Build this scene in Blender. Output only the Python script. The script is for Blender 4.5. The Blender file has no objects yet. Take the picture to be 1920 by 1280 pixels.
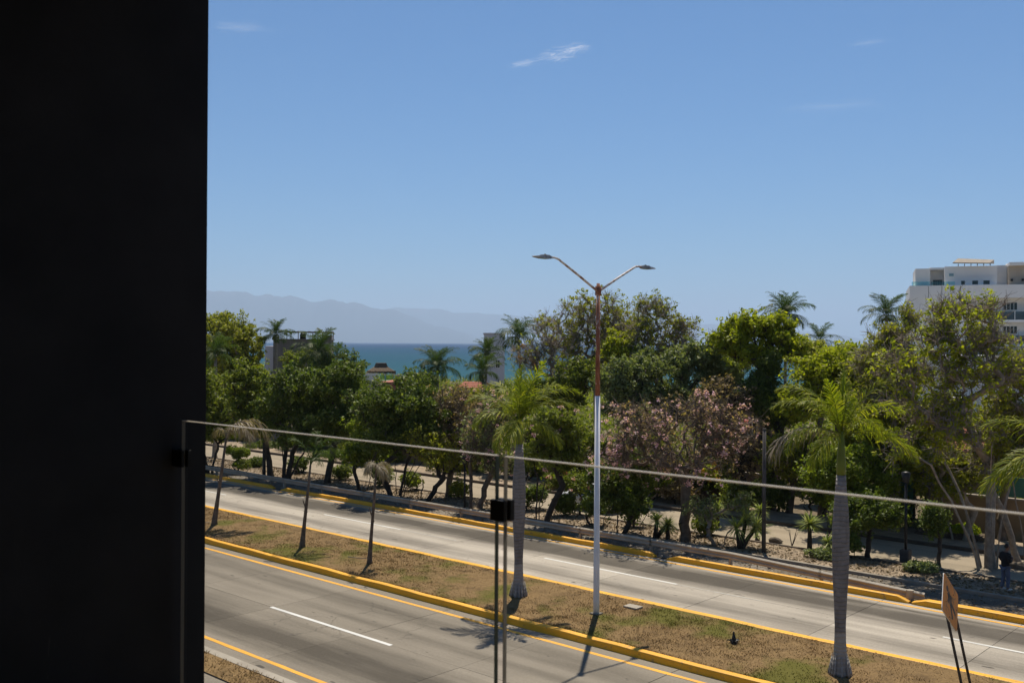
import bpy, math, random
import numpy as np
from mathutils import Vector, Matrix

SC = bpy.context.scene
COL = SC.collection
R = math.radians
random.seed(5)

# ------------------------------------------------------------------ camera
F = 1862.0                      # focal length in pixels of a 1920 px wide picture
CAM = np.array([0.0, 0.0, 9.4])
YAW, PITCH, ROLL = R(132.4), R(0.083), R(0.35)
fw = np.array([math.cos(YAW) * math.cos(PITCH), math.sin(YAW) * math.cos(PITCH), math.sin(PITCH)])
rt0 = np.array([math.sin(YAW), -math.cos(YAW), 0.0])
up0 = np.cross(rt0, fw)
rt = rt0 * math.cos(ROLL) + up0 * math.sin(ROLL)
up = np.cross(rt, fw)
cd = bpy.data.cameras.new('camera')
cam = bpy.data.objects.new('camera', cd)
COL.objects.link(cam)
cam.matrix_world = Matrix(((rt[0], up[0], -fw[0], CAM[0]), (rt[1], up[1], -fw[1], CAM[1]), (rt[2], up[2], -fw[2], CAM[2]), (0, 0, 0, 1)))
cd.sensor_width = 36.0
cd.lens = 36.0 * F / 1920.0
cd.clip_start = 0.1
cd.clip_end = 120000.0
cd.dof.use_dof = True
cd.dof.focus_distance = 45.0
cd.dof.aperture_fstop = 7.0
SC.camera = cam

# ------------------------------------------------------------------ sky, sun, exposure
SUN_AZ = math.atan2(0.837, -0.5475)      # world angle of the sun's horizontal direction
SUN_EL = R(62.8)
w = bpy.data.worlds.new('World')
SC.world = w
w.use_nodes = True
wn = w.node_tree
bg = wn.nodes['Background']
sky = wn.nodes.new('ShaderNodeTexSky')
sky.sky_type = 'NISHITA'
sky.sun_disc = False
sky.sun_elevation = SUN_EL
sky.sun_rotation = math.pi / 2 - SUN_AZ
sky.altitude = 0
sky.air_density = 1.0
sky.dust_density = 0.2
sky.ozone_density = 5.0
tint = wn.nodes.new('ShaderNodeMix')        # the deep, slightly polarised blue of the photograph's sky
tint.data_type = 'RGBA'
tint.blend_type = 'MULTIPLY'
tint.inputs['Factor'].default_value = 1.0
tint.inputs['B'].default_value = (0.475, 0.825, 1.08, 1)
wn.links.new(sky.outputs[0], tint.inputs['A'])
wn.links.new(tint.outputs['Result'], bg.inputs[0])
bg.inputs[1].default_value = 0.060

sl = bpy.data.lights.new('sun', 'SUN')
sl.energy = 5.0
sl.angle = R(0.53)
sl.color = (1.0, 0.90, 0.76)
sun = bpy.data.objects.new('sun', sl)
COL.objects.link(sun)
sdir = Vector((math.cos(SUN_AZ) * math.cos(SUN_EL), math.sin(SUN_AZ) * math.cos(SUN_EL), math.sin(SUN_EL)))
sun.rotation_euler = sdir.to_track_quat('Z', 'Y').to_euler()
sun.location = (0, 0, 60)

SC.view_settings.view_transform = 'Standard'
SC.view_settings.look = 'None'
SC.view_settings.exposure = 0.45
SC.view_settings.gamma = 1.0
SC.view_settings.use_curve_mapping = False
SC.cycles.use_denoising = True
SC.cycles.use_adaptive_sampling = False
SC.cycles.max_bounces = 8
SC.cycles.transparent_max_bounces = 24
SC.cycles.volume_bounces = 2
SC.cycles.caustics_reflective = False
SC.cycles.caustics_refractive = False
SC.cycles.sample_clamp_indirect = 6.0


# ------------------------------------------------------------------ picture -> place helpers
def ray(px, py):
    return fw + rt * ((px - 960) / F) + up * ((640 - py) / F)


def G(px, py, z=0.0):
    """the point at height z that the photograph shows at px, py"""
    r = ray(px, py)
    return CAM + r * ((z - CAM[2]) / r[2])


def depth(p):
    return float(np.dot(np.asarray(p, float) - CAM, fw))


def Wd(px, py, d):
    """the point at depth d"""
    return CAM + ray(px, py) * d


def onY(px, Y, z=0.0):
    """ground point on the line Y (metres from the balcony) under picture column px"""
    r = ray(px, 642)
    t = Y / r[1]
    return np.array([r[0] * t, Y, z])


# ------------------------------------------------------------------ materials
ALB = 0.75      # surface colours below are scaled by this to sit at real-world values under the exposure set above


def alb(c, k=None):
    return tuple(x * (ALB if k is None else k) for x in c)


def newmat(name):
    m = bpy.data.materials.new(name)
    m.use_nodes = True
    nt = m.node_tree
    return m, nt, nt.nodes['Principled BSDF'], nt.nodes['Material Output']


def ramp(nt, fac, stops):
    r = nt.nodes.new('ShaderNodeValToRGB')
    el = r.color_ramp.elements
    while len(el) < len(stops):
        el.new(0.5)
    for e, (p, c) in zip(el, stops):
        e.position = p
        e.color = (*c, 1) if len(c) == 3 else c
    nt.links.new(fac, r.inputs[0])
    return r.outputs[0]


def noise(nt, scale, detail=4, rough=0.55, vec=None, dist=0.0):
    n = nt.nodes.new('ShaderNodeTexNoise')
    n.inputs['Scale'].default_value = scale
    n.inputs['Detail'].default_value = detail
    n.inputs['Roughness'].default_value = rough
    n.inputs['Distortion'].default_value = dist
    if vec is None:
        vec = pos(nt)
    nt.links.new(vec, n.inputs['Vector'])
    return n.outputs['Fac']


def pos(nt):
    for n in nt.nodes:
        if n.type == 'NEW_GEOMETRY':
            return n.outputs['Position']
    return nt.nodes.new('ShaderNodeNewGeometry').outputs['Position']


def stretch(nt, v, sx, sy, sz):
    m = nt.nodes.new('ShaderNodeVectorMath')
    m.operation = 'MULTIPLY'
    nt.links.new(v, m.inputs[0])
    m.inputs[1].default_value = (sx, sy, sz)
    return m.outputs[0]


def mixc(nt, fac, a, b, mode='MIX'):
    m = nt.nodes.new('ShaderNodeMix')
    m.data_type = 'RGBA'
    m.blend_type = mode
    for sock, v in ((m.inputs['Factor'], fac), (m.inputs['A'], a), (m.inputs['B'], b)):
        if hasattr(v, 'is_output'):
            nt.links.new(v, sock)
        elif isinstance(v, (int, float)):
            sock.default_value = v
        else:
            sock.default_value = (*v, 1)
    return m.outputs['Result']


def math_n(nt, op, a, b=0.0, clamp=False):
    m = nt.nodes.new('ShaderNodeMath')
    m.operation = op
    m.use_clamp = clamp
    for i, v in enumerate((a, b)):
        if hasattr(v, 'is_output'):
            nt.links.new(v, m.inputs[i])
        else:
            m.inputs[i].default_value = v
    return m.outputs[0]


def bump(nt, bs, fac, strength=0.3, dist=0.02):
    b = nt.nodes.new('ShaderNodeBump')
    b.inputs['Strength'].default_value = strength
    b.inputs['Distance'].default_value = dist
    nt.links.new(fac, b.inputs['Height'])
    nt.links.new(b.outputs[0], bs.inputs['Normal'])


def plain(name, c1, c2=None, scale=3.0, rough=0.7, bmp=0.2, metal=0.0, spec=0.3, bscale=None):
    m, nt, bs, out = newmat(name)
    c2 = c2 or tuple(x * 0.75 for x in c1)
    k_ = 0.93 if name.startswith('white') or 'sign_edge' in name else ALB
    c1, c2 = alb(c1, k_), alb(c2, k_)
    n = noise(nt, scale)
    nt.links.new(ramp(nt, n, [(0.32, c1), (0.68, c2)]), bs.inputs['Base Color'])
    bs.inputs['Roughness'].default_value = rough
    bs.inputs['Metallic'].default_value = metal
    bs.inputs['Specular IOR Level'].default_value = spec
    if bmp:
        bump(nt, bs, noise(nt, bscale or scale * 6), bmp)
    return m


def leafmat(name, c1, c2, c3=None, transl=0.45, rough=0.55, hue=1.0):
    """leaves that differ one from the next, with light coming through them"""
    m, nt, bs, out = newmat(name)
    k_ = 1.7 if name.startswith('leaf') else (1.75 if name.startswith(('royal', 'yucca')) else (0.75 if name.startswith('coco') else 0.8))
    c1, c2, c3 = (tuple(min(0.8, x * k_) for x in c) if c else None for c in (c1, c2, c3))
    g = nt.nodes.new('ShaderNodeNewGeometry')
    stops = [(0.0, c1), (0.75, c2)] + ([(1.0, c3)] if c3 else [])
    col = ramp(nt, g.outputs['Random Per Island'], stops)
    nz = noise(nt, 0.55, 2, vec=g.outputs['Position'])
    col = mixc(nt, math_n(nt, 'MULTIPLY', nz, 0.5), col, c2)
    nt.links.new(col, bs.inputs['Base Color'])
    bs.inputs['Roughness'].default_value = rough
    bs.inputs['Specular IOR Level'].default_value = 0.2
    tr = nt.nodes.new('ShaderNodeBsdfTranslucent')
    tc = mixc(nt, 1.0, col, (1.2 * hue, 1.3, 0.45), 'MULTIPLY')
    nt.links.new(tc, tr.inputs[0])
    ms = nt.nodes.new('ShaderNodeMixShader')
    ms.inputs[0].default_value = transl
    nt.links.new(bs.outputs[0], ms.inputs[1])
    nt.links.new(tr.outputs[0], ms.inputs[2])
    nt.links.new(ms.outputs[0], out.inputs[0])
    return m


def sepy(nt):
    s = nt.nodes.new('ShaderNodeSeparateXYZ')
    nt.links.new(pos(nt), s.inputs[0])
    return s.outputs


def concrete_road(name, base, dark, bands, blur=0.5):
    """slab concrete with oil and tyre-darkened bands running along the lanes"""
    m, nt, bs, out = newmat(name)
    base, dark = alb(base), alb(dark)
    o = sepy(nt)
    wob = math_n(nt, 'MULTIPLY', math_n(nt, 'SUBTRACT', noise(nt, 0.12, 2, vec=stretch(nt, pos(nt), 0.6, 0.2, 1)), 0.5), 0.7)
    y = math_n(nt, 'ADD', o[1], wob)
    tot = None
    for (yc, half, amt) in bands:
        d = math_n(nt, 'ABSOLUTE', math_n(nt, 'SUBTRACT', y, yc))
        k = nt.nodes.new('ShaderNodeMapRange')
        k.interpolation_type = 'SMOOTHSTEP'
        k.inputs['From Min'].default_value = half
        k.inputs['From Max'].default_value = 0.0
        k.inputs['To Max'].default_value = amt
        nt.links.new(d, k.inputs['Value'])
        tot = k.outputs[0] if tot is None else math_n(nt, 'ADD', tot, k.outputs[0])
    streak = noise(nt, 1.0, 6, 0.65, vec=stretch(nt, pos(nt), 0.12, 1.9, 1))
    blot = noise(nt, 0.35, 5, 0.6)
    tot = math_n(nt, 'MULTIPLY', tot, math_n(nt, 'ADD', math_n(nt, 'MULTIPLY', streak, 0.9), 0.55))
    tot = math_n(nt, 'ADD', tot, math_n(nt, 'MULTIPLY', math_n(nt, 'SUBTRACT', streak, 0.46), 1.3), True)
    tot = math_n(nt, 'ADD', tot, math_n(nt, 'MULTIPLY', math_n(nt, 'SUBTRACT', blot, 0.5), 0.5), True)
    col = mixc(nt, tot, base, dark)
    vo = nt.nodes.new('ShaderNodeTexVoronoi')      # hairline cracks, only here and there
    vo.feature = 'DISTANCE_TO_EDGE'
    vo.inputs['Scale'].default_value = 0.42
    wv = nt.nodes.new('ShaderNodeVectorMath')
    wv.operation = 'ADD'
    nw = nt.nodes.new('ShaderNodeTexNoise')
    nw.inputs['Scale'].default_value = 1.6
    nw.inputs['Detail'].default_value = 5
    nt.links.new(pos(nt), nw.inputs['Vector'])
    nt.links.new(pos(nt), wv.inputs[0])
    nt.links.new(nw.outputs['Color'], wv.inputs[1])
    nt.links.new(wv.outputs[0], vo.inputs['Vector'])
    crack = ramp(nt, vo.outputs['Distance'], [(0.0, (1, 1, 1)), (0.014, (0, 0, 0))])
    where = ramp(nt, noise(nt, 0.16, 3, 0.5), [(0.52, (0, 0, 0)), (0.62, (0.55, 0.55, 0.55))])
    col = mixc(nt, math_n(nt, 'MULTIPLY', crack, where), col, (0.06, 0.055, 0.048))
    grit = noise(nt, 14, 3, 0.7)
    col = mixc(nt, 0.35, col, ramp(nt, grit, [(0.3, (0.55, 0.55, 0.55)), (0.7, (1.25, 1.25, 1.25))]), 'MULTIPLY')
    spots = noise(nt, 2.3, 2, 0.5, vec=stretch(nt, pos(nt), 0.5, 1.4, 1))
    col = mixc(nt, ramp(nt, spots, [(0.70, (0, 0, 0)), (0.73, (0.75, 0.75, 0.75))]), col, (0.05, 0.045, 0.04))
    oi = nt.nodes.new('ShaderNodeObjectInfo')
    tone = nt.nodes.new('ShaderNodeMapRange')
    tone.inputs['To Min'].default_value = 0.9
    tone.inputs['To Max'].default_value = 1.08
    nt.links.new(oi.outputs['Random'], tone.inputs['Value'])
    hs = nt.nodes.new('ShaderNodeHueSaturation')
    nt.links.new(tone.outputs[0], hs.inputs['Value'])
    nt.links.new(col, hs.inputs['Color'])
    nt.links.new(hs.outputs[0], bs.inputs['Base Color'])
    bs.inputs['Roughness'].default_value = 0.85
    bs.inputs['Specular IOR Level'].default_value = 0.08
    bump(nt, bs, noise(nt, 40, 3), 0.25, 0.01)
    return m


def paint_mat(name, c, under, thr=0.62, rough=0.6):
    """worn paint: chipped through to what lies under it, with dirt"""
    m, nt, bs, out = newmat(name)
    c, under = alb(c, 0.84), alb(under)
    n = noise(nt, 5.0, 8, 0.75)
    chip = ramp(nt, n, [(thr - 0.03, (0, 0, 0)), (thr + 0.04, (1, 1, 1))])
    d = noise(nt, 0.9, 5, 0.6)
    pc = ramp(nt, d, [(0.3, c), (0.75, tuple(x * 0.78 for x in c))])
    nt.links.new(mixc(nt, chip, pc, under), bs.inputs['Base Color'])
    bs.inputs['Roughness'].default_value = rough
    bump(nt, bs, noise(nt, 25, 4), 0.3, 0.01)
    return m


def grass_mat(name, dry1, dry2, green, amount, blades=False):
    m, nt, bs, out = newmat(name)
    dry1, dry2, green = alb(dry1), alb(dry2), alb(green)
    fine = noise(nt, 9, 6, 0.75)
    mid = noise(nt, 1.3, 4, 0.6)
    patch = noise(nt, 0.33, 3, 0.55)
    col = ramp(nt, fine, [(0.3, dry2), (0.5, dry1), (0.75, tuple(min(1, x * 1.35) for x in dry1))])
    col = mixc(nt, ramp(nt, mid, [(0.5, (0, 0, 0)), (0.72, (0.8, 0.8, 0.8))]), col, tuple(x * 0.72 for x in dry2))
    pm = math_n(nt, 'ADD', math_n(nt, 'MULTIPLY', patch, 0.75), math_n(nt, 'MULTIPLY', mid, 0.25))
    col = mixc(nt, ramp(nt, pm, [(amount, (0, 0, 0)), (amount + 0.1, (0.85, 0.85, 0.85))]), col, green)
    if blades:
        g = nt.nodes.new('ShaderNodeNewGeometry')
        col = mixc(nt, 0.5, col, ramp(nt, g.outputs['Random Per Island'], [(0, (0.6, 0.6, 0.55)), (1, (1.6, 1.55, 1.4))]), 'MULTIPLY')
    nt.links.new(col, bs.inputs['Base Color'])
    bs.inputs['Roughness'].default_value = 0.9
    bs.inputs['Specular IOR Level'].default_value = 0.1
    if not blades:
        bump(nt, bs, fine, 0.35, 0.04)
    return m


M = {}
M['far_slab'] = concrete_road('far_slab', (0.575, 0.51, 0.43), (0.14, 0.122, 0.102),
                              [(34.65, 1.75, 1.25), (35.7, 0.4, 0.25), (31.3, 1.2, 0.5), (30.1, 0.35, 0.14)])
M['near_slab'] = concrete_road('near_slab', (0.325, 0.282, 0.228), (0.130, 0.112, 0.090),
                               [(22.9, 0.95, 0.5), (21.5, 0.6, 0.3), (18.5, 1.5, 0.95), (17.6, 0.6, 0.2), (19.7, 0.4, 0.2)])
M['side_asphalt'] = concrete_road('side_asphalt', (0.25, 0.215, 0.175), (0.13, 0.11, 0.09), [(38.6, 0.8, 0.2)])
M['service'] = concrete_road('service', (0.43, 0.355, 0.265), (0.24, 0.2, 0.15), [(44.0, 0.7, 0.3), (46.2, 0.7, 0.25)])
M['gutter'] = plain('gutter', (0.50, 0.44, 0.36), (0.36, 0.31, 0.25), 1.2, 0.85, 0.3)
M['joint'] = plain('joint', (0.16, 0.14, 0.12), (0.07, 0.065, 0.06), 1.2, 0.9, 0)
M['yellow'] = paint_mat('yellow_paint', (1.0, 0.475, 0.003), (0.46, 0.25, 0.08), 0.61)
M['yellow_line'] = paint_mat('yellow_line', (0.98, 0.46, 0.012), (0.42, 0.34, 0.22), 0.6)
M['white_line'] = paint_mat('white_line', (0.80, 0.78, 0.74), (0.45, 0.43, 0.39), 0.66)
M['worn_line'] = paint_mat('worn_line', (0.60, 0.58, 0.54), (0.46, 0.44, 0.40), 0.48)
M['lawn'] = grass_mat('dry_lawn', (0.27, 0.175, 0.082), (0.16, 0.10, 0.05), (0.13, 0.13, 0.022), 0.49)
M['verge'] = grass_mat('verge_soil', (0.30, 0.195, 0.09), (0.17, 0.11, 0.055), (0.22, 0.17, 0.06), 0.66)
M['verge_blades'] = grass_mat('verge_blades', (0.36, 0.24, 0.105), (0.21, 0.14, 0.065), (0.24, 0.18, 0.06), 0.66, True)
M['blades'] = grass_mat('grass_blades', (0.33, 0.215, 0.095), (0.20, 0.13, 0.062), (0.17, 0.17, 0.024), 0.49, True)
M['earth'] = grass_mat('earth', (0.22, 0.17, 0.115), (0.12, 0.09, 0.062), (0.09, 0.08, 0.035), 0.62)
M['pale_dirt'] = plain('pale_dirt', (0.50, 0.385, 0.27), (0.30, 0.225, 0.155), 1.6, 0.95, 0.6)
M['gravel'] = plain('gravel_ground', (0.36, 0.31, 0.255), (0.16, 0.135, 0.11), 4, 0.95, 0.9)
M['kerb_stone'] = plain('kerb_stone', (0.42, 0.37, 0.3), (0.27, 0.23, 0.185), 2.2, 0.9, 0.4)
M['kerb_dark'] = plain('kerb_dark', (0.16, 0.12, 0.09), (0.09, 0.07, 0.055), 2.2, 0.9, 0.4)
def _black_wall():
    m, nt, bs, out = newmat('black_wall')
    o = sepy(nt)
    col = ramp(nt, noise(nt, 2.2, 5), [(0.3, (0.021, 0.021, 0.022)), (0.7, (0.0135, 0.014, 0.015))])
    sm = ramp(nt, noise(nt, 1.0, 5, 0.6, vec=stretch(nt, pos(nt), 14, 14, 2.2)), [(0.62, (0, 0, 0)), (0.78, (1, 1, 1))])
    low = nt.nodes.new('ShaderNodeMapRange')
    low.inputs['From Min'].default_value = 8.75
    low.inputs['From Max'].default_value = 8.35
    nt.links.new(o[2], low.inputs['Value'])
    col = mixc(nt, math_n(nt, 'MULTIPLY', sm, low.outputs[0]), col, (0.075, 0.073, 0.068))
    nt.links.new(col, bs.inputs['Base Color'])
    bs.inputs['Roughness'].default_value = 0.8
    bs.inputs['Specular IOR Level'].default_value = 0.08
    bump(nt, bs, noise(nt, 60, 4), 0.25, 0.004)
    return m


M['black_wall'] = _black_wall()
M['black_metal'] = plain('black_metal', (0.006, 0.006, 0.006), None, 4, 0.5, 0.0, 0, 0.15)
M['dark_post'] = plain('dark_post', (0.03, 0.03, 0.033), (0.015, 0.015, 0.016), 4, 0.5, 0.1, 0, 0.3)
M['grey_post'] = plain('grey_post', (0.115, 0.105, 0.10), (0.06, 0.055, 0.052), 3, 0.85, 0.4)
M['bark'] = plain('bark', (0.24, 0.185, 0.14), (0.11, 0.085, 0.065), 5, 0.9, 0.8)
M['grey_bark'] = plain('grey_bark', (0.40, 0.335, 0.265), (0.22, 0.18, 0.14), 5, 0.9, 0.8)
M['dark_bark'] = plain('dark_bark', (0.09, 0.072, 0.058), (0.04, 0.032, 0.026), 5, 0.9, 0.8)
M['pale_bark'] = plain('pale_bark', (0.46, 0.39, 0.31), (0.26, 0.21, 0.16), 5, 0.9, 0.8)
M['dead'] = leafmat('dead_frond', (0.20, 0.15, 0.10), (0.36, 0.30, 0.22), None, 0.25)
M['metal_lamp'] = plain('lamp_metal', (0.5, 0.48, 0.45), (0.22, 0.19, 0.16), 6, 0.5, 0.1, 0.3)
M['steel'] = plain('galvanised', (0.56, 0.49, 0.40), (0.40, 0.345, 0.275), 1.4, 0.5, 0.15, 0.0)
M['white_paint'] = plain('white_pole_paint', (0.78, 0.78, 0.8), (0.66, 0.66, 0.67), 2.2, 0.5, 0.1)
M['white_wall'] = plain('white_wall', (0.9, 0.87, 0.82), (0.84, 0.81, 0.76), 0.3, 0.85, 0.1)
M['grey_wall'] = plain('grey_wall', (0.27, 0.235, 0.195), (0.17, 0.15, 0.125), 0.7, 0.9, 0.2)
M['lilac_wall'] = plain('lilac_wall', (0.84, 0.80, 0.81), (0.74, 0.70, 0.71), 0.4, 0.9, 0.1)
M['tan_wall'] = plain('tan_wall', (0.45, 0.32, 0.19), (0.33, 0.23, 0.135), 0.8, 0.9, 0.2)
M['pink_wall'] = plain('pink_wall', (0.40, 0.25, 0.185), (0.30, 0.19, 0.14), 0.7, 0.9, 0.2)
M['cream_wall'] = plain('cream_wall', (0.62, 0.53, 0.42), (0.5, 0.42, 0.33), 0.7, 0.9, 0.2)
M['terracotta'] = plain('terracotta', (0.46, 0.17, 0.095), (0.30, 0.105, 0.06), 2.5, 0.85, 0.3)
M['teal'] = plain('teal_panel', (0.09, 0.27, 0.22), (0.05, 0.18, 0.15), 2, 0.6, 0.1)
M['dark_glass'] = plain('dark_glass', (0.02, 0.028, 0.032), (0.012, 0.016, 0.02), 1, 0.12, 0, 0, 0.5)
M['pale_glass'] = plain('pale_glass', (0.33, 0.5, 0.52), (0.26, 0.42, 0.45), 0.5, 0.15, 0, 0, 0.5)
M['thatch'] = plain('thatch', (0.24, 0.18, 0.12), (0.12, 0.085, 0.055), 6, 0.95, 0.9)
M['black_tank'] = plain('black_tank', (0.02, 0.02, 0.02), None, 4, 0.5, 0)
M['tyre'] = plain('tyre', (0.02, 0.02, 0.02), None, 10, 0.8, 0.2)
M['car_white'] = plain('car_white', (0.72, 0.73, 0.75), (0.68, 0.69, 0.71), 1, 0.25, 0, 0, 0.5)
M['skin'] = plain('skin', (0.26, 0.135, 0.085), (0.22, 0.115, 0.07), 8, 0.55, 0)
M['jacket'] = plain('jacket', (0.016, 0.016, 0.02), (0.01, 0.01, 0.013), 6, 0.85, 0.3)
M['jeans'] = plain('jeans', (0.13, 0.17, 0.26), (0.075, 0.1, 0.17), 5, 0.9, 0.3)
M['shoe'] = plain('shoe', (0.7, 0.68, 0.65), (0.55, 0.53, 0.5), 5, 0.6, 0.1)
M['hair'] = plain('hair', (0.012, 0.01, 0.009), None, 5, 0.6, 0.2)
M['phone'] = plain('phone', (0.6, 0.6, 0.62), None, 5, 0.3, 0)
M['rock'] = plain('rock', (0.2, 0.16, 0.12), (0.1, 0.08, 0.06), 3, 0.95, 0.8)
M['mountain'] = plain('mountain', (0.035, 0.045, 0.03), (0.05, 0.05, 0.035), 0.002, 0.95, 0)

# foliage
M['leaf_dark'] = leafmat('leaf_dark', (0.030, 0.048, 0.009), (0.070, 0.094, 0.017), (0.14, 0.155, 0.032), 0.36)
M['leaf_mid'] = leafmat('leaf_mid', (0.050, 0.070, 0.010), (0.106, 0.124, 0.018), (0.175, 0.182, 0.032), 0.42)
M['leaf_bright'] = leafmat('leaf_bright', (0.064, 0.095, 0.010), (0.118, 0.148, 0.016), (0.19, 0.21, 0.028), 0.42)
M['leaf_olive'] = leafmat('leaf_olive', (0.085, 0.098, 0.012), (0.165, 0.168, 0.019), (0.25, 0.225, 0.03), 0.45)
M['leaf_gold'] = leafmat('leaf_gold', (0.105, 0.128, 0.011), (0.185, 0.200, 0.015), (0.26, 0.245, 0.02), 0.48)
M['leaf_grey'] = leafmat('leaf_grey', (0.06, 0.078, 0.03), (0.12, 0.14, 0.055), (0.21, 0.215, 0.11), 0.35)
M['leaf_dry'] = leafmat('leaf_dry', (0.09, 0.07, 0.04), (0.17, 0.125, 0.07), (0.27, 0.19, 0.10), 0.35)
M['leaf_lime'] = leafmat('leaf_lime', (0.12, 0.17, 0.010), (0.22, 0.25, 0.015), (0.32, 0.30, 0.02), 0.4)
M['royal_frond'] = leafmat('royal_frond', (0.040, 0.060, 0.005), (0.115, 0.135, 0.010), (0.27, 0.25, 0.022), 0.48)
M['coco_frond'] = leafmat('coco_frond', (0.035, 0.075, 0.014), (0.075, 0.125, 0.024), (0.15, 0.175, 0.045), 0.38)
M['yucca'] = leafmat('yucca_leaf', (0.088, 0.116, 0.027), (0.175, 0.202, 0.054), (0.298, 0.279, 0.095), 0.25)
M['pink'] = leafmat('pink_petal', (0.78, 0.36, 0.46), (0.95, 0.60, 0.68), (1.0, 0.80, 0.84), 0.3, 0.6, 0.9)
M['hot_pink'] = leafmat('hot_pink_petal', (0.62, 0.12, 0.2), (0.75, 0.22, 0.28), None, 0.3)
M['orange'] = leafmat('orange_petal', (0.5, 0.22, 0.02), (0.6, 0.33, 0.03), None, 0.3)
M['crownshaft'] = plain('crownshaft', (0.17, 0.21, 0.022), (0.11, 0.15, 0.018), 2, 0.5, 0.1)
M['litter'] = leafmat('dry_litter', (0.13, 0.085, 0.045), (0.27, 0.19, 0.11), (0.42, 0.33, 0.22), 0.1)


def _royal_trunk():
    m, nt, bs, out = newmat('royal_trunk')
    o = sepy(nt)
    nz = noise(nt, 1.5, 4)
    z = math_n(nt, 'ADD', o[2], math_n(nt, 'MULTIPLY', nz, 0.3))
    rings = math_n(nt, 'SINE', math_n(nt, 'MULTIPLY', z, 2 * math.pi / 0.125))
    f = noise(nt, 6, 5, 0.7)
    col = ramp(nt, f, [(0.3, (0.24, 0.225, 0.225)), (0.7, (0.165, 0.15, 0.15))])
    stain = ramp(nt, noise(nt, 1.1, 5, 0.65, vec=stretch(nt, pos(nt), 2.5, 2.5, 0.7)), [(0.42, (1, 1, 1)), (0.7, (0.66, 0.62, 0.58))])
    col = mixc(nt, 1.0, col, stain, 'MULTIPLY')
    line = ramp(nt, rings, [(0.8, (1, 1, 1)), (0.97, (0.62, 0.6, 0.58))])
    col = mixc(nt, 1.0, col, line, 'MULTIPLY')
    # the lowest stretch was limewashed and is paler
    lo = nt.nodes.new('ShaderNodeMapRange')
    lo.inputs['From Min'].default_value = 1.52
    lo.inputs['From Max'].default_value = 1.46
    nt.links.new(z, lo.inputs['Value'])
    col = mixc(nt, math_n(nt, 'MULTIPLY', lo.outputs[0], 0.55), col, (0.42, 0.39, 0.36))
    nt.links.new(col, bs.inputs['Base Color'])
    bs.inputs['Roughness'].default_value = 0.85
    bump(nt, bs, rings, 0.35, 0.02)
    return m


M['royal_trunk'] = _royal_trunk()


def _rusty():
    m, nt, bs, out = newmat('rusty_paint')
    n = noise(nt, 2.6, 6, 0.7, vec=stretch(nt, pos(nt), 3, 3, 0.8))
    col = ramp(nt, n, [(0.38, (0.55, 0.50, 0.46)), (0.43, (0.26, 0.10, 0.05)), (0.6, (0.16, 0.055, 0.028)), (0.75, (0.09, 0.035, 0.02))])
    nt.links.new(col, bs.inputs['Base Color'])
    bs.inputs['Roughness'].default_value = 0.85
    bump(nt, bs, n, 0.4, 0.01)
    return m


M['rust'] = _rusty()


def _arm_metal():
    m, nt, bs, out = newmat('arm_paint')
    n = noise(nt, 3.0, 6, 0.7)
    col = ramp(nt, n, [(0.46, (0.52, 0.50, 0.47)), (0.54, (0.30, 0.19, 0.13)), (0.7, (0.15, 0.07, 0.045))])
    nt.links.new(col, bs.inputs['Base Color'])
    bs.inputs['Roughness'].default_value = 0.6
    return m


M['arm'] = _arm_metal()


def _sea():
    m, nt, bs, out = newmat('sea_water')
    o = sepy(nt)
    k = nt.nodes.new('ShaderNodeMapRange')
    k.inputs['From Min'].default_value = 250
    k.inputs['From Max'].default_value = 2600
    nt.links.new(o[1], k.inputs['Value'])
    n = noise(nt, 0.004, 4, 0.6, vec=stretch(nt, pos(nt), 0.5, 1.6, 1))
    f = math_n(nt, 'ADD', k.outputs[0], math_n(nt, 'MULTIPLY', math_n(nt, 'SUBTRACT', n, 0.5), 0.5), True)
    col = ramp(nt, f, [(0.0, (0.010, 0.068, 0.092)), (0.25, (0.006, 0.050, 0.092)), (1.0, (0.002, 0.028, 0.086))])
    nt.links.new(col, bs.inputs['Base Color'])
    bs.inputs['Roughness'].default_value = 0.55
    bs.inputs['Specular IOR Level'].default_value = 0.03
    bump(nt, bs, noise(nt, 0.25, 6, 0.65, vec=stretch(nt, pos(nt), 0.5, 1.5, 1)), 0.7, 1.2)
    return m


M['sea'] = _sea()


def _glass(name, tint, gloss=0.9):
    m, nt, bs, out = newmat(name)
    nt.nodes.remove(bs)
    t = nt.nodes.new('ShaderNodeBsdfTransparent')
    t.inputs[0].default_value = (*tint, 1)
    g = nt.nodes.new('ShaderNodeBsdfGlossy')
    g.inputs['Roughness'].default_value = 0.02
    g.inputs[0].default_value = (gloss, gloss, gloss, 1)
    ge = nt.nodes.new('ShaderNodeNewGeometry')
    dt = nt.nodes.new('ShaderNodeVectorMath')
    dt.operation = 'DOT_PRODUCT'
    nt.links.new(ge.outputs['Normal'], dt.inputs[0])
    nt.links.new(ge.outputs['Incoming'], dt.inputs[1])
    c = math_n(nt, 'SUBTRACT', 1.0, math_n(nt, 'ABSOLUTE', dt.outputs['Value']), True)
    fr = math_n(nt, 'ADD', math_n(nt, 'MULTIPLY', math_n(nt, 'POWER', c, 5.0), 0.9), 0.03)
    mx = nt.nodes.new('ShaderNodeMixShader')
    nt.links.new(fr, mx.inputs[0])
    nt.links.new(t.outputs[0], mx.inputs[1])
    nt.links.new(g.outputs[0], mx.inputs[2])
    nt.links.new(mx.outputs[0], out.inputs[0])
    return m


M['glass'] = _glass('clear_glass', (0.955, 0.965, 0.955))
M['balcony_glass'] = _glass('balcony_glass', (0.66, 0.84, 0.86))


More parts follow.
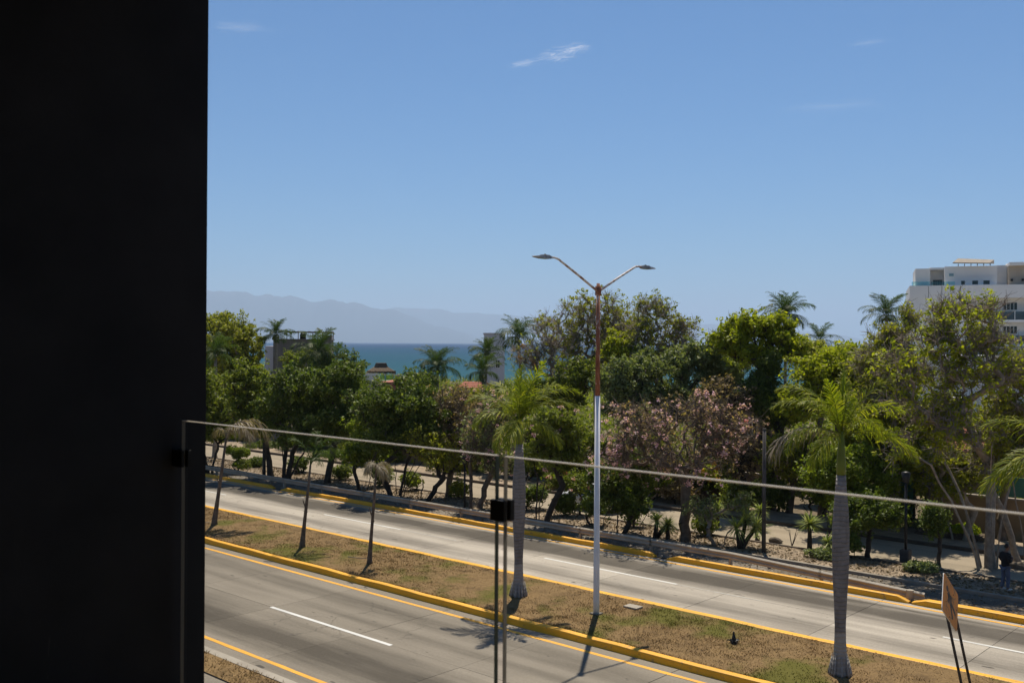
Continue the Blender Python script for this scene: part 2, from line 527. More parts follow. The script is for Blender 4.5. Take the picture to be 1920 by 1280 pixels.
def _edge(name, c, tr):
    m, nt, bs, out = newmat(name)
    bs.inputs['Base Color'].default_value = (*c, 1)
    bs.inputs['Roughness'].default_value = 0.3
    t = nt.nodes.new('ShaderNodeBsdfTranslucent')
    t.inputs[0].default_value = (*c, 1)
    mx = nt.nodes.new('ShaderNodeMixShader')
    mx.inputs[0].default_value = tr
    nt.links.new(bs.outputs[0], mx.inputs[1])
    nt.links.new(t.outputs[0], mx.inputs[2])
    nt.links.new(mx.outputs[0], out.inputs[0])
    return m


M['edge_sunlit'] = _edge('glass_edge_sunlit', (0.66, 0.62, 0.55), 0.5)  # sun caught by the top edge, put into a bright strip colour
M['edge_dim'] = _edge('glass_edge_dim', (0.26, 0.235, 0.20), 0.5)  # same glass edge coloured darker, for the less lit sides
M['edge_green'] = _edge('glass_edge_green', (0.02, 0.055, 0.042), 0.3)


# ------------------------------------------------------------------ mesh helpers
def link(name, me, mat, parent=None, smooth=False):
    o = bpy.data.objects.new(name, me)
    COL.objects.link(o)
    if mat is not None:
        for mm in (mat if isinstance(mat, (list, tuple)) else [mat]):
            me.materials.append(mm)
    if parent is not None:
        o.parent = parent
    if smooth:
        me.polygons.foreach_set('use_smooth', np.ones(len(me.polygons), dtype=bool))
    return o


def np_mesh(name, v, f):
    """mesh out of an (n,3) array and an (m,k) array"""
    me = bpy.data.meshes.new(name)
    v = np.asarray(v, dtype=np.float32)
    f = np.asarray(f, dtype=np.int32)
    k = f.shape[1]
    me.vertices.add(len(v))
    me.vertices.foreach_set('co', v.ravel())
    me.loops.add(f.size)
    me.loops.foreach_set('vertex_index', f.ravel())
    me.polygons.add(len(f))
    me.polygons.foreach_set('loop_start', np.arange(0, f.size, k, dtype=np.int32))
    me.update(calc_edges=True)
    return me


def frame(t):
    t = np.asarray(t, float)
    t = t / (np.linalg.norm(t) + 1e-9)
    a = np.array([0, 0, 1.0]) if abs(t[2]) < 0.9 else np.array([1.0, 0, 0])
    u = np.cross(a, t)
    u /= np.linalg.norm(u)
    return t, u, np.cross(t, u)


class MB:
    def __init__(s):
        s.v, s.f = [], []

    def add(s, vs, fs):
        n = len(s.v)
        s.v += [tuple(map(float, p)) for p in vs]
        s.f += [tuple(i + n for i in q) for q in fs]
        return s

    def box(s, x0, x1, y0, y1, z0, z1):
        vs = [(x, y, z) for z in (z0, z1) for (x, y) in ((x0, y0), (x1, y0), (x1, y1), (x0, y1))]
        return s.add(vs, [(3, 2, 1, 0), (4, 5, 6, 7), (0, 1, 5, 4), (1, 2, 6, 5), (2, 3, 7, 6), (3, 0, 4, 7)])

    def tube(s, pts, rad, n=8, caps=True):
        pts = [np.asarray(p, float) for p in pts]
        rad = rad if hasattr(rad, '__len__') else [rad] * len(pts)
        base = len(s.v)
        pu = None
        for i, p in enumerate(pts):
            t = pts[min(i + 1, len(pts) - 1)] - pts[max(i - 1, 0)]
            t, u, w_ = frame(t)
            if pu is not None:
                u = pu - t * np.dot(pu, t)
                u /= np.linalg.norm(u) + 1e-9
                w_ = np.cross(t, u)
            pu = u
            for k in range(n):
                a = 2 * math.pi * k / n
                s.v.append(tuple(p + rad[i] * (math.cos(a) * u + math.sin(a) * w_)))
        for i in range(len(pts) - 1):
            for k in range(n):
                a, b = base + i * n + k, base + i * n + (k + 1) % n
                s.f.append((a, b, b + n, a + n))
        if caps:
            s.f.append(tuple(base + k for k in reversed(range(n))))
            s.f.append(tuple(base + (len(pts) - 1) * n + k for k in range(n)))
        return s

    def prism(s, poly, x0, x1):
        """a polygon of (y, z) points run along x"""
        n = len(poly)
        vs = [(x0, y, z) for y, z in poly] + [(x1, y, z) for y, z in poly]
        fs = [tuple(reversed(range(n))), tuple(range(n, 2 * n))]
        fs += [(i, (i + 1) % n, n + (i + 1) % n, n + i) for i in range(n)]
        return s.add(vs, fs)

    def build(s, name, mat, parent=None, smooth=False):
        me = bpy.data.meshes.new(name)
        me.from_pydata(s.v, [], s.f)
        import bmesh
        bm = bmesh.new()
        bm.from_mesh(me)
        bmesh.ops.recalc_face_normals(bm, faces=bm.faces)
        bm.to_mesh(me)
        bm.free()
        return link(name, me, mat, parent, smooth)


def tag(o, label=None, cat=None, group=None, kind=None):
    if label:
        o['label'] = label
    if cat:
        o['category'] = cat
    if group:
        o['group'] = group
    if kind:
        o['kind'] = kind
    return o


def empty(name, loc=(0, 0, 0), rz=0.0, label=None, cat=None, group=None, kind=None):
    o = bpy.data.objects.new(name, None)
    o.empty_display_size = 0.3
    o.location = tuple(map(float, loc))
    o.rotation_euler = (0, 0, rz)
    COL.objects.link(o)
    return tag(o, label, cat, group, kind)


def structure(o):
    o['kind'] = 'structure'
    return o


def bevel(o, wdt, seg=2):
    b = o.modifiers.new('bevel', 'BEVEL')
    b.width = wdt
    b.segments = seg
    b.limit_method = 'ANGLE'
    return o


rng = np.random.default_rng(11)


def nrm(a):
    return a / (np.linalg.norm(a, axis=-1, keepdims=True) + 1e-9)


def fbm1(x, seed=0, octv=5):
    r = np.random.default_rng(seed)
    out = np.zeros_like(x)
    a, fr = 1.0, 1.0
    for _ in range(octv):
        ph = r.random() * 100
        g = r.random(4096) * 2 - 1
        t = x * fr + ph
        i = np.floor(t).astype(int)
        u = t - i
        u = u * u * (3 - 2 * u)
        out += a * (g[i % 4096] * (1 - u) + g[(i + 1) % 4096] * u)
        a *= 0.5
        fr *= 2.03
    return out


# ------------------------------------------------------------------ SETTING: land, sea, mountains
def sheet(name, x0, x1, y0, y1, z, mat, parent=None, nx=1, ny=1, bumpy=0.0, seed=0):
    xs, ys = np.linspace(x0, x1, nx + 1), np.linspace(y0, y1, ny + 1)
    X, Y = np.meshgrid(xs, ys)
    Z = np.full_like(X, z)
    if bumpy:
        rr = np.random.default_rng(seed)
        for sc_ in (2.6, 1.1, 0.45):
            ph = rr.random(4) * 6.28
            Z += bumpy * sc_ / 2.6 * (np.sin(X / sc_ + ph[0] + np.sin(Y / sc_ * 0.7 + ph[1])) * np.sin(Y / sc_ * 1.3 + ph[2] + np.sin(X / sc_ * 0.6 + ph[3])))
    v = np.stack([X.ravel(), Y.ravel(), Z.ravel()], 1)
    i = np.arange(nx * ny)
    a = (i // nx) * (nx + 1) + i % nx
    f = np.stack([a, a + 1, a + nx + 2, a + nx + 1], 1)
    return link(name, np_mesh(name, v, f), mat, parent, bumpy > 0)


# the land runs level under everything and dips to the beach and the bay floor
ys_ = [-1400, -60, 0, 60, 120, 190, 215, 260, 2000, 47000]
zs_ = [-0.06, -0.06, -0.06, -0.06, -0.06, -1.2, -4.6, -7.0, -40, -40]
xs_ = [-41000, -20000, -5000, -1500, -400, -150, 50, 400, 2500, 11000]
v = [(x, y, z) for y, z in zip(ys_, zs_) for x in xs_]
nxs = len(xs_)
f = [(j * nxs + i, j * nxs + i + 1, (j + 1) * nxs + i + 1, (j + 1) * nxs + i) for j in range(len(ys_) - 1) for i in range(nxs - 1)]
structure(link('ground', np_mesh('ground', v, f), M['earth']))
structure(sheet('sea', -41000, 11000, 212, 47000, -5.0, M['sea'], None, 8, 8))


def mountain_range(name, d0, d1, ridge, seed, rough):
    """ridge: (picture column, picture row) of the skyline at depth d0..d1, built as a real ridge with slopes on both sides"""
    rp = np.array(ridge, float)
    cols = np.linspace(rp[0, 0], rp[-1, 0], 190)
    rows = np.interp(cols, rp[:, 0], rp[:, 1])
    rows = rows - rough * fbm1(cols / 38.0, seed)
    prof = np.array([(-1.0, 0.0), (-0.75, 0.16), (-0.5, 0.38), (-0.3, 0.62), (-0.12, 0.88), (0, 1.0), (0.18, 0.85), (0.45, 0.5), (0.8, 0.15), (1.0, 0)])
    V = []
    rr = np.random.default_rng(seed)
    for j, (o_, h_) in enumerate(prof):
        jit = fbm1(cols / 14.0 + j * 3.7, seed + j, 4) * (0.10 if 0 < h_ < 1 else 0)
        for c, r_, q in zip(cols, rows, jit):
            p = Wd(c, r_, d0)
            ztop = p[2] + 5
            dirh = np.array([p[0], p[1], 0]) / np.linalg.norm(p[:2])
            b = np.array([p[0], p[1], 0]) + dirh * (o_ * d1)
            V.append((b[0], b[1], -6 + max(0, ztop * (h_ + q * h_))))
    n = len(cols)
    Fc = [(j * n + i, j * n + i + 1, (j + 1) * n + i + 1, (j + 1) * n + i) for j in range(len(prof) - 1) for i in range(n - 1)]
    return structure(link(name, np_mesh(name, V, Fc), M['mountain'], None, True))


mountain_range('mountains', 25000, 4200, [(-500, 520), (100, 528), (300, 534), (383, 541), (412, 545), (430, 550), (465, 548), (480, 553), (500, 551), (520, 556), (545, 557),
                                          (590, 569), (610, 563), (622, 562), (650, 570), (690, 569), (715, 576), (740, 584), (770, 592), (810, 604), (850, 618), (890, 632), (930, 645)], 3, 4.5)
mountain_range('mountains', 32000, 3500, [(560, 600), (640, 590), (700, 583), (745, 577), (780, 576), (800, 579), (825, 578), (850, 584), (900, 587), (960, 590),
                                          (1010, 594), (1100, 598), (1200, 602), (1290, 607), (1380, 612), (1480, 618), (1560, 624), (1640, 640)], 8, 2.0)

# air: one closed box of thin haze around everything below the clouds
hz = MB().box(-42000, 12000, -1500, 48000, -45, 1650).build('haze', None)
hz['kind'] = 'stuff'
hm = bpy.data.materials.new('haze')
hm.use_nodes = True
hn = hm.node_tree
hn.nodes.remove(hn.nodes['Principled BSDF'])
pv = hn.nodes.new('ShaderNodeVolumePrincipled')
pv.inputs['Color'].default_value = (0.57, 0.72, 0.89, 1)
pv.inputs['Density'].default_value = 6.2e-5
pv.inputs['Anisotropy'].default_value = 0.1
hn.links.new(pv.outputs[0], hn.nodes['Material Output'].inputs['Volume'])
hz.data.materials.append(hm)


# ------------------------------------------------------------------ SETTING: roads
def _slab_road(y_edges, phase, step, x0, x1, mat, z=0.0):
    root = empty('road', (0, 0, 0), kind='structure')
    sheet('road_bed', x0 - 1200, x1 + 400, y_edges[0], y_edges[-1], z - 0.03, M['joint'], root)
    rr = random.Random(phase)
    g = 0.008
    n0, n1 = math.floor((x0 - phase) / step), math.ceil((x1 - phase) / step)
    for (ya, yb) in zip(y_edges[:-1], y_edges[1:]):
        me = None
        for k in range(n0, n1):
            if me is None:
                o = MB().box(-step / 2 + g, step / 2 - g, ya + g, yb - g, -0.18, 0).build('slab', mat, root)
                me = o.data
            else:
                o = bpy.data.objects.new('slab', me)
                COL.objects.link(o)
                o.parent = root
            o.location = (phase + (k + 0.5) * step, 0, z + rr.uniform(-0.004, 0.002))
        sheet('pavement', x0 - 1200, phase + n0 * step, ya + g, yb - g, z, mat, root)
        sheet('pavement', phase + n1 * step, x1 + 400, ya + g, yb - g, z, mat, root)
    return root


ROAD_N = _slab_road([16.25, 20.3, 24.5], -25.2, 4.72, -120, 25, M['near_slab'])
ROAD_F = _slab_road([29.72, 33.1, 36.45], -19.3, 4.72, -130, 25, M['far_slab'])


def strip(name, pts_lo, pts_hi, z, mat, parent):
    """a painted strip between two lines of the same number of points"""
    n = len(pts_lo)
    vs = [(x, y, z) for x, y in pts_lo] + [(x, y, z) for x, y in pts_hi]
    fs = [(i, i + 1, n + i + 1, n + i) for i in range(n - 1)]
    me = bpy.data.meshes.new(name)
    me.from_pydata(vs, [], fs)
    return link(name, me, mat, parent)


def edge_line(y, wdt, mat, parent, x0=-700, x1=200, z=0.006, wob=0.012, seed=1):
    xs = np.concatenate([[x0], np.arange(-130, 25, 0.7), [x1]])
    a = fbm1(xs * 0.9, seed, 3) * wob
    b = fbm1(xs * 0.9, seed + 7, 3) * wob
    return strip('edge_line', list(zip(xs, y - wdt / 2 + a)), list(zip(xs, y + wdt / 2 + b)), z, mat, parent)


edge_line(16.78, 0.16, M['yellow_line'], ROAD_N, seed=2)
edge_line(23.98, 0.17, M['yellow_line'], ROAD_N, seed=3)
edge_line(36.15, 0.15, M['yellow_line'], ROAD_F, seed=4)


def dash(p0, p1, y, wdt, mat, parent, name='lane_dash'):
    xs = np.linspace(G(*p0)[0], G(*p1)[0], 8)
    a = fbm1(xs * 1.3, 5, 3) * 0.008
    return strip(name, list(zip(xs, y - wdt / 2 + a)), list(zip(xs, y + wdt / 2 - a)), 0.007, mat, parent)


XN0, XN1 = G(510, 1137)[0], G(738, 1208)[0]
LN = XN1 - XN0
YD_N = 20.28
YD_F = 33.12
for k in range(-9, 3):
    xs = np.linspace(XN0 + k * 13.9, XN0 + k * 13.9 + LN, 6)
    strip('lane_dash', [(x, YD_N - 0.075) for x in xs], [(x, YD_N + 0.075) for x in xs], 0.007, M['white_line'], ROAD_N)
dash((600, 965), (752, 992), YD_F, 0.13, M['white_line'], ROAD_F)
dash((1015, 1047), (1268, 1095), YD_F, 0.13, M['white_line'], ROAD_F)
dash((1765, 1195), (2110, 1258), YD_F, 0.13, M['white_line'], ROAD_F)
dash((300, 908), (412, 929), YD_F, 0.13, M['white_line'], ROAD_F)
dash((752, 992), (862, 1012), YD_F - 0.02, 0.05, M['worn_line'], ROAD_F, 'worn_line')
dash((1268, 1095), (1430, 1128), YD_F - 0.02, 0.05, M['worn_line'], ROAD_F, 'worn_line')


# kerbs: rounded tops, painted yellow
def kerb(x0, x1, y0, y1, h, mat, seed=0, ends=True, z0=-0.05, r=0.05):
    xs = np.arange(x0, x1, 0.5)
    xs = np.append(xs, x1)
    wob = fbm1(xs * 0.6, seed, 4) * 0.012
    hz_ = fbm1(xs * 0.8, seed + 3, 4) * 0.012
    prof = [(y0 - 0.02, z0), (y0, h - r), (y0 + r * 0.3, h - r * 0.3), (y0 + r, h), (y1 - r, h), (y1 - r * 0.3, h - r * 0.3), (y1, h - r), (y1 + 0.02, z0)]
    V, Fc = [], []
    n = len(prof)
    for i, x in enumerate(xs):
        k = 1.0
        if ends:
            e = min(x - x0, x1 - x)
            k = math.sqrt(max(0.0, 1 - max(0, 1 - e / 0.5) ** 2)) * 0.7 + 0.3 if e < 0.5 else 1.0
        for (y, zz) in prof:
            V.append((x, y + wob[i], zz * k + (hz_[i] if zz > 0 else 0)))
    for i in range(len(xs) - 1):
        for q in range(n - 1):
            Fc.append((i * n + q, i * n + q + 1, (i + 1) * n + q + 1, (i + 1) * n + q))
    Fc.append(tuple(range(n)))
    Fc.append(tuple(reversed([(len(xs) - 1) * n + q for q in range(n)])))
    m = MB()
    m.add(V, Fc)
    return structure(m.build('kerb', mat))


kerb(-140, 26, 24.56, 24.84, 0.215, M['yellow'], 1, False)
kerb(-140, 26, 29.34, 29.66, 0.20, M['yellow'], 2, False)
XG1, XG2 = G(510, 918)[0], G(1256, 1045)[0]
kerb(-140, XG1 - 0.35, 36.55, 36.80, 0.195, M['yellow'], 3)
kerb(XG1 + 0.55, XG2 - 0.55, 36.55, 36.80, 0.195, M['yellow'], 4)
XE = G(1708, 1128)[0]
kerb(XG2 + 0.15, XE, 36.55, 36.80, 0.21, M['yellow'], 5)
kerb(XE + 0.12, 26, 36.55, 36.95, 0.2, M['yellow'], 6)
for (y0, y1) in ((29.66, 29.72), (24.5, 24.56), (36.45, 36.55)):
    structure(sheet('gutter', -700, 200, y0 - 0.02, y1 + 0.02, -0.01, M['gutter']))

# the median lawn, the near verge, the planted strip beyond the guard rail, the service road behind it
structure(sheet('median', -140, 26, 24.82, 29.36, 0.185, M['lawn'], None, 400, 14, 0.022, 4))
structure(sheet('verge', -120, 26, 15.0, 16.0, 0.03, M['verge'], None, 300, 6, 0.02, 5))
structure(MB().box(-120, 26, 15.95, 16.24, -0.1, 0.035).build('kerb', M['gutter']))
structure(sheet('service_lane', -700, 200, 3.5, 15.1, -0.02, M['near_slab']))
structure(sheet('pavement', -700, 200, 36.9, 39.7, -0.012, M['gravel'], None, 300, 6, 0.012, 3))
structure(sheet('slip_lane', G(1480, 1060)[0], 200, 37.1, 39.55, 0.012, M['side_asphalt']))
structure(sheet('planting_strip', -160, 40, 39.75, 42.3, 0.09, M['pale_dirt'], None, 340, 8, 0.03, 9))
structure(MB().box(G(1180, 1003)[0], 60, 39.55, 39.75, -0.1, 0.13).build('kerb', M['kerb_stone']))
structure(MB().box(-160, 60, 42.3, 42.48, -0.1, 0.15).build('kerb', M['kerb_dark']))
structure(sheet('service_road', -700, 200, 42.48, 47.6, 0.0, M['service']))
structure(MB().box(-160, 60, 47.6, 47.8, -0.1, 0.16).build('kerb', M['kerb_dark']))
structure(sheet('sidewalk', -160, 60, 47.8, 51.0, 0.12, M['pale_dirt'], None, 200, 6, 0.02, 6))


# ------------------------------------------------------------------ grass, litter, gravel (nobody could count them)
def blades(name, n, x0, x1, y0, y1, z, h, wd, mat, seed, clump=None, lean=0.7):
    r = np.random.default_rng(seed)
    X = x0 + (x1 - x0) * r.random(n)
    Y = y0 + (y1 - y0) * r.random(n)
    if clump:
        cx = x0 + (x1 - x0) * r.random(clump)
        cy = y0 + (y1 - y0) * r.random(clump)
        k = r.integers(0, clump, n // 2)
        X[:n // 2] = cx[k] + r.normal(0, 0.16, n // 2)
        Y[:n // 2] = np.clip(cy[k] + r.normal(0, 0.12, n // 2), y0, y1)
    p = np.stack([X, Y, np.full(n, z)], 1)
    a = r.random(n) * 6.283
    side = np.stack([np.cos(a), np.sin(a), np.zeros(n)], 1) * (wd * (0.6 + 0.8 * r.random(n)))[:, None]
    b = r.random(n) * 6.283
    hh = h * (0.4 + 0.9 * r.random(n))
    tip = np.stack([np.cos(b) * hh * lean, np.sin(b) * hh * lean, hh * (0.35 + 0.6 * r.random(n))], 1)
    V = np.empty((n, 3, 3))
    V[:, 0], V[:, 1], V[:, 2] = p - side, p + side, p + tip
    o = link(name, np_mesh(name, V.reshape(-1, 3), np.arange(3 * n).reshape(-1, 3)), mat)
    return o


tag(blades('grass', 130000, -90, -3, 24.86, 29.33, 0.18, 0.075, 0.011, M['blades'], 3, 1800),
    'short dry brown lawn growing on the road median', 'grass', kind='stuff')
tag(blades('grass', 16000, -45, -3, 15.0, 15.98, 0.02, 0.10, 0.012, M['verge_blades'], 4, 120),
    'dry brown verge grass between near road and lane', 'grass', kind='stuff')
# ragged grass that hangs over the yellow kerb
tag(blades('grass', 9000, -80, -3, 24.80, 24.92, 0.19, 0.085, 0.010, M['blades'], 6, 300),
    'ragged dry grass fringe along the yellow median kerb', 'grass', kind='stuff')


def scatter_litter(name, n, x0, x1, y0, y1, z, s, mat, seed):
    r = np.random.default_rng(seed)
    p = np.stack([x0 + (x1 - x0) * r.random(n), y0 + (y1 - y0) * r.random(n), np.full(n, z) + r.random(n) * 0.03], 1)
    a = r.normal(size=(n, 3)) * [1, 1, 0.25]
    a = nrm(a)
    b = nrm(np.cross(a, r.normal(size=(n, 3)) * [0.3, 0.3, 1]))
    L = s * (0.4 + r.random(n))[:, None]
    V = np.stack([p - a * L, p - b * L * 0.5, p + a * L, p + b * L * 0.5], 1)
    return link(name, np_mesh(name, V.reshape(-1, 3), np.arange(4 * n).reshape(-1, 4)), mat)


tag(scatter_litter('leaf_litter', 17000, -90, -5, 39.8, 42.3, 0.11, 0.075, M['litter'], 1),
    'dry fallen leaves lying in the planted strip under the trees', 'leaf litter', kind='stuff')
tag(scatter_litter('leaf_litter', 9000, -90, -5, 37.0, 39.6, 0.015, 0.05, M['litter'], 2),
    'dry leaves and grit scattered behind the guard rail', 'leaf litter', kind='stuff')


# ------------------------------------------------------------------ the balcony the photograph is taken from
side_wall = tag(MB().box(-3.85, -3.6, -2.2, 2.12, 6.8, 15.0).build('side_wall', M['black_wall']),
                'tall matt black side wall closing off the balcony', 'wall')
structure(MB().box(-3.6, 5.0, -2.0, 2.12, 7.6, 8.0).build('floor', M['gutter']))
structure(MB().box(-3.6, 5.0, -2.2, 2.12, 11.0, 11.3).build('ceiling', M['black_wall']))
structure(MB().box(-3.6, 5.0, -2.2, -2.0, 8.0, 11.0).build('wall_back', M['black_wall']))
structure(MB().box(5.0, 5.25, -2.2, 2.12, 6.8, 15.0).build('wall_right', M['black_wall']))
structure(MB().box(-14, 12, -9, 2.0, -0.1, 6.8).build('building_base', M['lilac_wall']))

# glass balustrade: two panes, each with edge strips whose colour carries the sun they catch; clamps hold them
YG = 1.985
r342, r930, r946 = ray(342, 700), ray(931, 700), ray(946, 700)
XA, XB, XC = r342[0] / r342[1] * YG, r930[0] / r930[1] * YG, r946[0] / r946[1] * YG
ZT = (CAM + ray(640, 821) * (YG / ray(640, 821)[1]))[2]


def pane(x0, x1, label, left_mat, right_mat):
    o = tag(MB().box(x0 + 0.002, x1 - 0.002, YG, YG + 0.012, 8.0, ZT - 0.0026).build('glass_balustrade', M['glass']), label, 'balustrade')
    MB().box(x0, x1, YG - 0.0006, YG + 0.0126, ZT - 0.0026, ZT).build('top_edge', M['edge_sunlit'], o)
    MB().box(x0, x0 + 0.002, YG - 0.0006, YG + 0.0126, 8.0, ZT - 0.0026).build('side_edge', left_mat, o)
    MB().box(x1 - 0.002, x1, YG - 0.0006, YG + 0.0126, 8.0, ZT - 0.0026).build('side_edge', right_mat, o)
    return o


pane(XA, XB, 'clear glass balustrade pane next to the black wall', M['edge_dim'], M['edge_green'])
pane(XC, 4.9, 'clear glass balustrade pane crossing in front of the street lamp', M['edge_dim'], M['edge_green'])


def clamp(x0, x1, zc, h, label):
    root = empty('glass_clamp', ((x0 + x1) / 2, YG, zc), label=label, cat='clamp', group='black clamps holding the balustrade glass')
    L = (x1 - x0) / 2
    bevel(MB().box(-L, L, -0.014, -0.001, -h / 2, h / 2).build('plate', M['black_metal'], root), 0.002)
    bevel(MB().box(-L, L, 0.013, 0.03, -h / 2, h / 2).build('plate', M['black_metal'], root), 0.002)
    m = MB()
    m.tube([(0, -0.001, 0), (0, 0.013, 0)], 0.006, 10)
    m.build('bolt', M['black_metal'], root)
    return root


ck = ray(938, 956) * (YG / ray(938, 956)[1])
clamp(ck[0] - 0.026, ck[0] + 0.026, (CAM + ck)[2], 0.058, 'square black clamp joining the two glass panes')
ck = ray(345, 860) * (YG / ray(345, 860)[1])
clamp(-3.598, -3.598 + 0.075, (CAM + ck)[2], 0.064, 'black clamp fixing the glass to the black wall')


# ------------------------------------------------------------------ guard rail
def guard_rail():
    root = empty('guard_rail', (-40, 37.3, 0), label='long steel W-beam guard rail turned down into the kerb end', cat='guard rail')
    ox, oy = -40, 37.3
    prof = [(0, -0.155), (-0.02, -0.15), (-0.08, -0.105), (-0.08, -0.06), (-0.02, -0.012), (-0.02, 0.012), (-0.08, 0.06), (-0.08, 0.105), (-0.02, 0.15), (0, 0.155)]

    def zc(x):
        a, b = -21.3, -12.2
        if x < a:
            return 0.47
        t = min(1, (x - a) / (b - a))
        return 0.47 - 0.30 * t

    def yc(x):
        return 37.3 + (0.0 if x < -21.3 else -0.28 * min(1, (x + 21.3) / 9.0))
    joints = [-21.5 - 4.05 * k for k in range(-2, 20)]
    joints = sorted(joints)
    xs_edges = [joints[0]] + joints[1:] + [G(1712, 1120)[0]]
    for a, b in zip(xs_edges[:-1], xs_edges[1:]):
        if b - a < 0.3:
            continue
        m = MB()
        st = np.linspace(a, b + 0.1, 6)
        V, Fc = [], []
        n = len(prof)
        for x in st:
            for (y, z) in prof:
                V.append((x - ox, yc(x) + y - oy, zc(x) + z))
        for i in range(len(st) - 1):
            for q in range(n - 1):
                Fc.append((i * n + q, i * n + q + 1, (i + 1) * n + q + 1, (i + 1) * n + q))
        m.add(V, Fc)
        o = m.build('beam', M['steel'], root)
        s = o.modifiers.new('thick', 'SOLIDIFY')
        s.thickness = 0.006
    for j in joints:
        if zc(j) > 0.3:
            MB().box(j - ox - 0.05, j - ox + 0.05, 0.01, 0.15, -0.1, zc(j) + 0.1).build('post', M['steel'], root)
    m = MB()
    x = xs_edges[-1] + 0.05
    m.tube([(x - ox, yc(x) - oy - 0.04, 0.0), (x - ox, yc(x) - oy - 0.04, zc(x) + 0.16)], 0.14, 12)
    m.build('end_cap', M['steel'], root)
    return root


guard_rail()


# ------------------------------------------------------------------ street lamp on the median
def street_lamp():
    b = G(1118, 1149, 0.2)
    d0 = depth(b)
    root = empty('street_lamp', b, label='tall double-arm street lamp, white below and rusty above, on the median', cat='street lamp')
    zt = 11.33 - 0.2
    zw = (CAM + ray(1122, 742) * d0)[2] - 0.2
    lean = 0.0
    m = MB()
    m.tube([(0, 0, -0.1), (0, 0, 0.5), (0, 0, zw)], [0.108, 0.106, 0.088], 16)
    m.build('pole', M['white_paint'], root, True)
    m = MB()
    m.tube([(0, 0, zw), (0, 0, zt - 0.05)], [0.084, 0.065], 16)
    m.build('upper_pole', M['rust'], root, True)
    tag(root.children[-1], 'rusty upper pole')
    m = MB()
    m.tube([(0, 0, zt - 0.3), (0, 0, zt - 0.28), (0, 0, zt + 0.02), (0, 0, zt + 0.03), (0, 0, zt + 0.12)], [0.08, 0.105, 0.105, 0.06, 0.055], 14)
    m.build('collar', M['rust'], root, True)
    bevel(MB().box(-0.17, 0.17, -0.17, 0.17, -0.1, 0.02).build('base_plate', M['grey_wall'], root), 0.01)
    for z in (3.0, 1.62):
        m = MB()
        m.tube([(-0.11, 0.03, z), (-0.15, 0.04, z)], 0.03, 8)
        m.build('step_bolt', M['dark_post'], root)
    for s in (-1, 1):
        z0 = zt - 0.12
        z1 = 12.16 - 0.2
        pts = [(0, s * 0.1, z0), (0, s * 1.1, z0 + (z1 - z0) * 0.49), (0, s * 2.08, z1 - 0.05), (0, s * 2.2, z1 - 0.008), (0, s * 2.35, z1 + 0.01), (0, s * 2.62, z1 + 0.01)]
        m = MB()
        m.tube(pts, [0.042, 0.04, 0.036, 0.034, 0.032, 0.03], 12)
        m.build('arm', M['arm'], root, True)
        # flat lamp head, thick at the arm, thin at the tip, with fins on its back
        L = [(2.5, 0.06, -0.04, 0.035), (2.62, 0.11, -0.05, 0.05), (2.85, 0.14, -0.055, 0.05), (3.1, 0.13, -0.045, 0.03), (3.32, 0.09, -0.03, 0.005), (3.42, 0.03, -0.02, -0.01)]
        V, Fc = [], []
        for (y, hw, za, zb) in L:
            V += [(-hw, s * y, z1 + za), (hw, s * y, z1 + za), (hw * 0.8, s * y, z1 + zb), (-hw * 0.8, s * y, z1 + zb)]
        for i in range(len(L) - 1):
            for q in range(4):
                Fc.append((i * 4 + q, i * 4 + (q + 1) % 4, (i + 1) * 4 + (q + 1) % 4, (i + 1) * 4 + q))
        Fc += [(3, 2, 1, 0), tuple((len(L) - 1) * 4 + q for q in range(4))]
        h = bevel(MB().add(V, Fc).build('lamp_head', M['metal_lamp'], root), 0.012)
        MB().box(-0.1, 0.1, min(s * 2.68, s * 3.05), max(s * 2.68, s * 3.05), z1 - 0.06, z1 - 0.05).build('lens', M['pale_glass'], h)
        m = MB()
        for q in range(5):
            xx = -0.08 + q * 0.04
            m.box(xx - 0.006, xx + 0.006, min(s * 2.66, s * 2.95), max(s * 2.66, s * 2.95), z1 + 0.045, z1 + 0.068)
        m.build('cooling_fin', M['metal_lamp'], h)
        m = MB()
        m.tube([(0, s * 2.8, z1 + 0.05), (0, s * 2.8, z1 + 0.095)], 0.035, 10)
        m.build('photo_cell', M['dark_post'], h)
    return root


street_lamp()


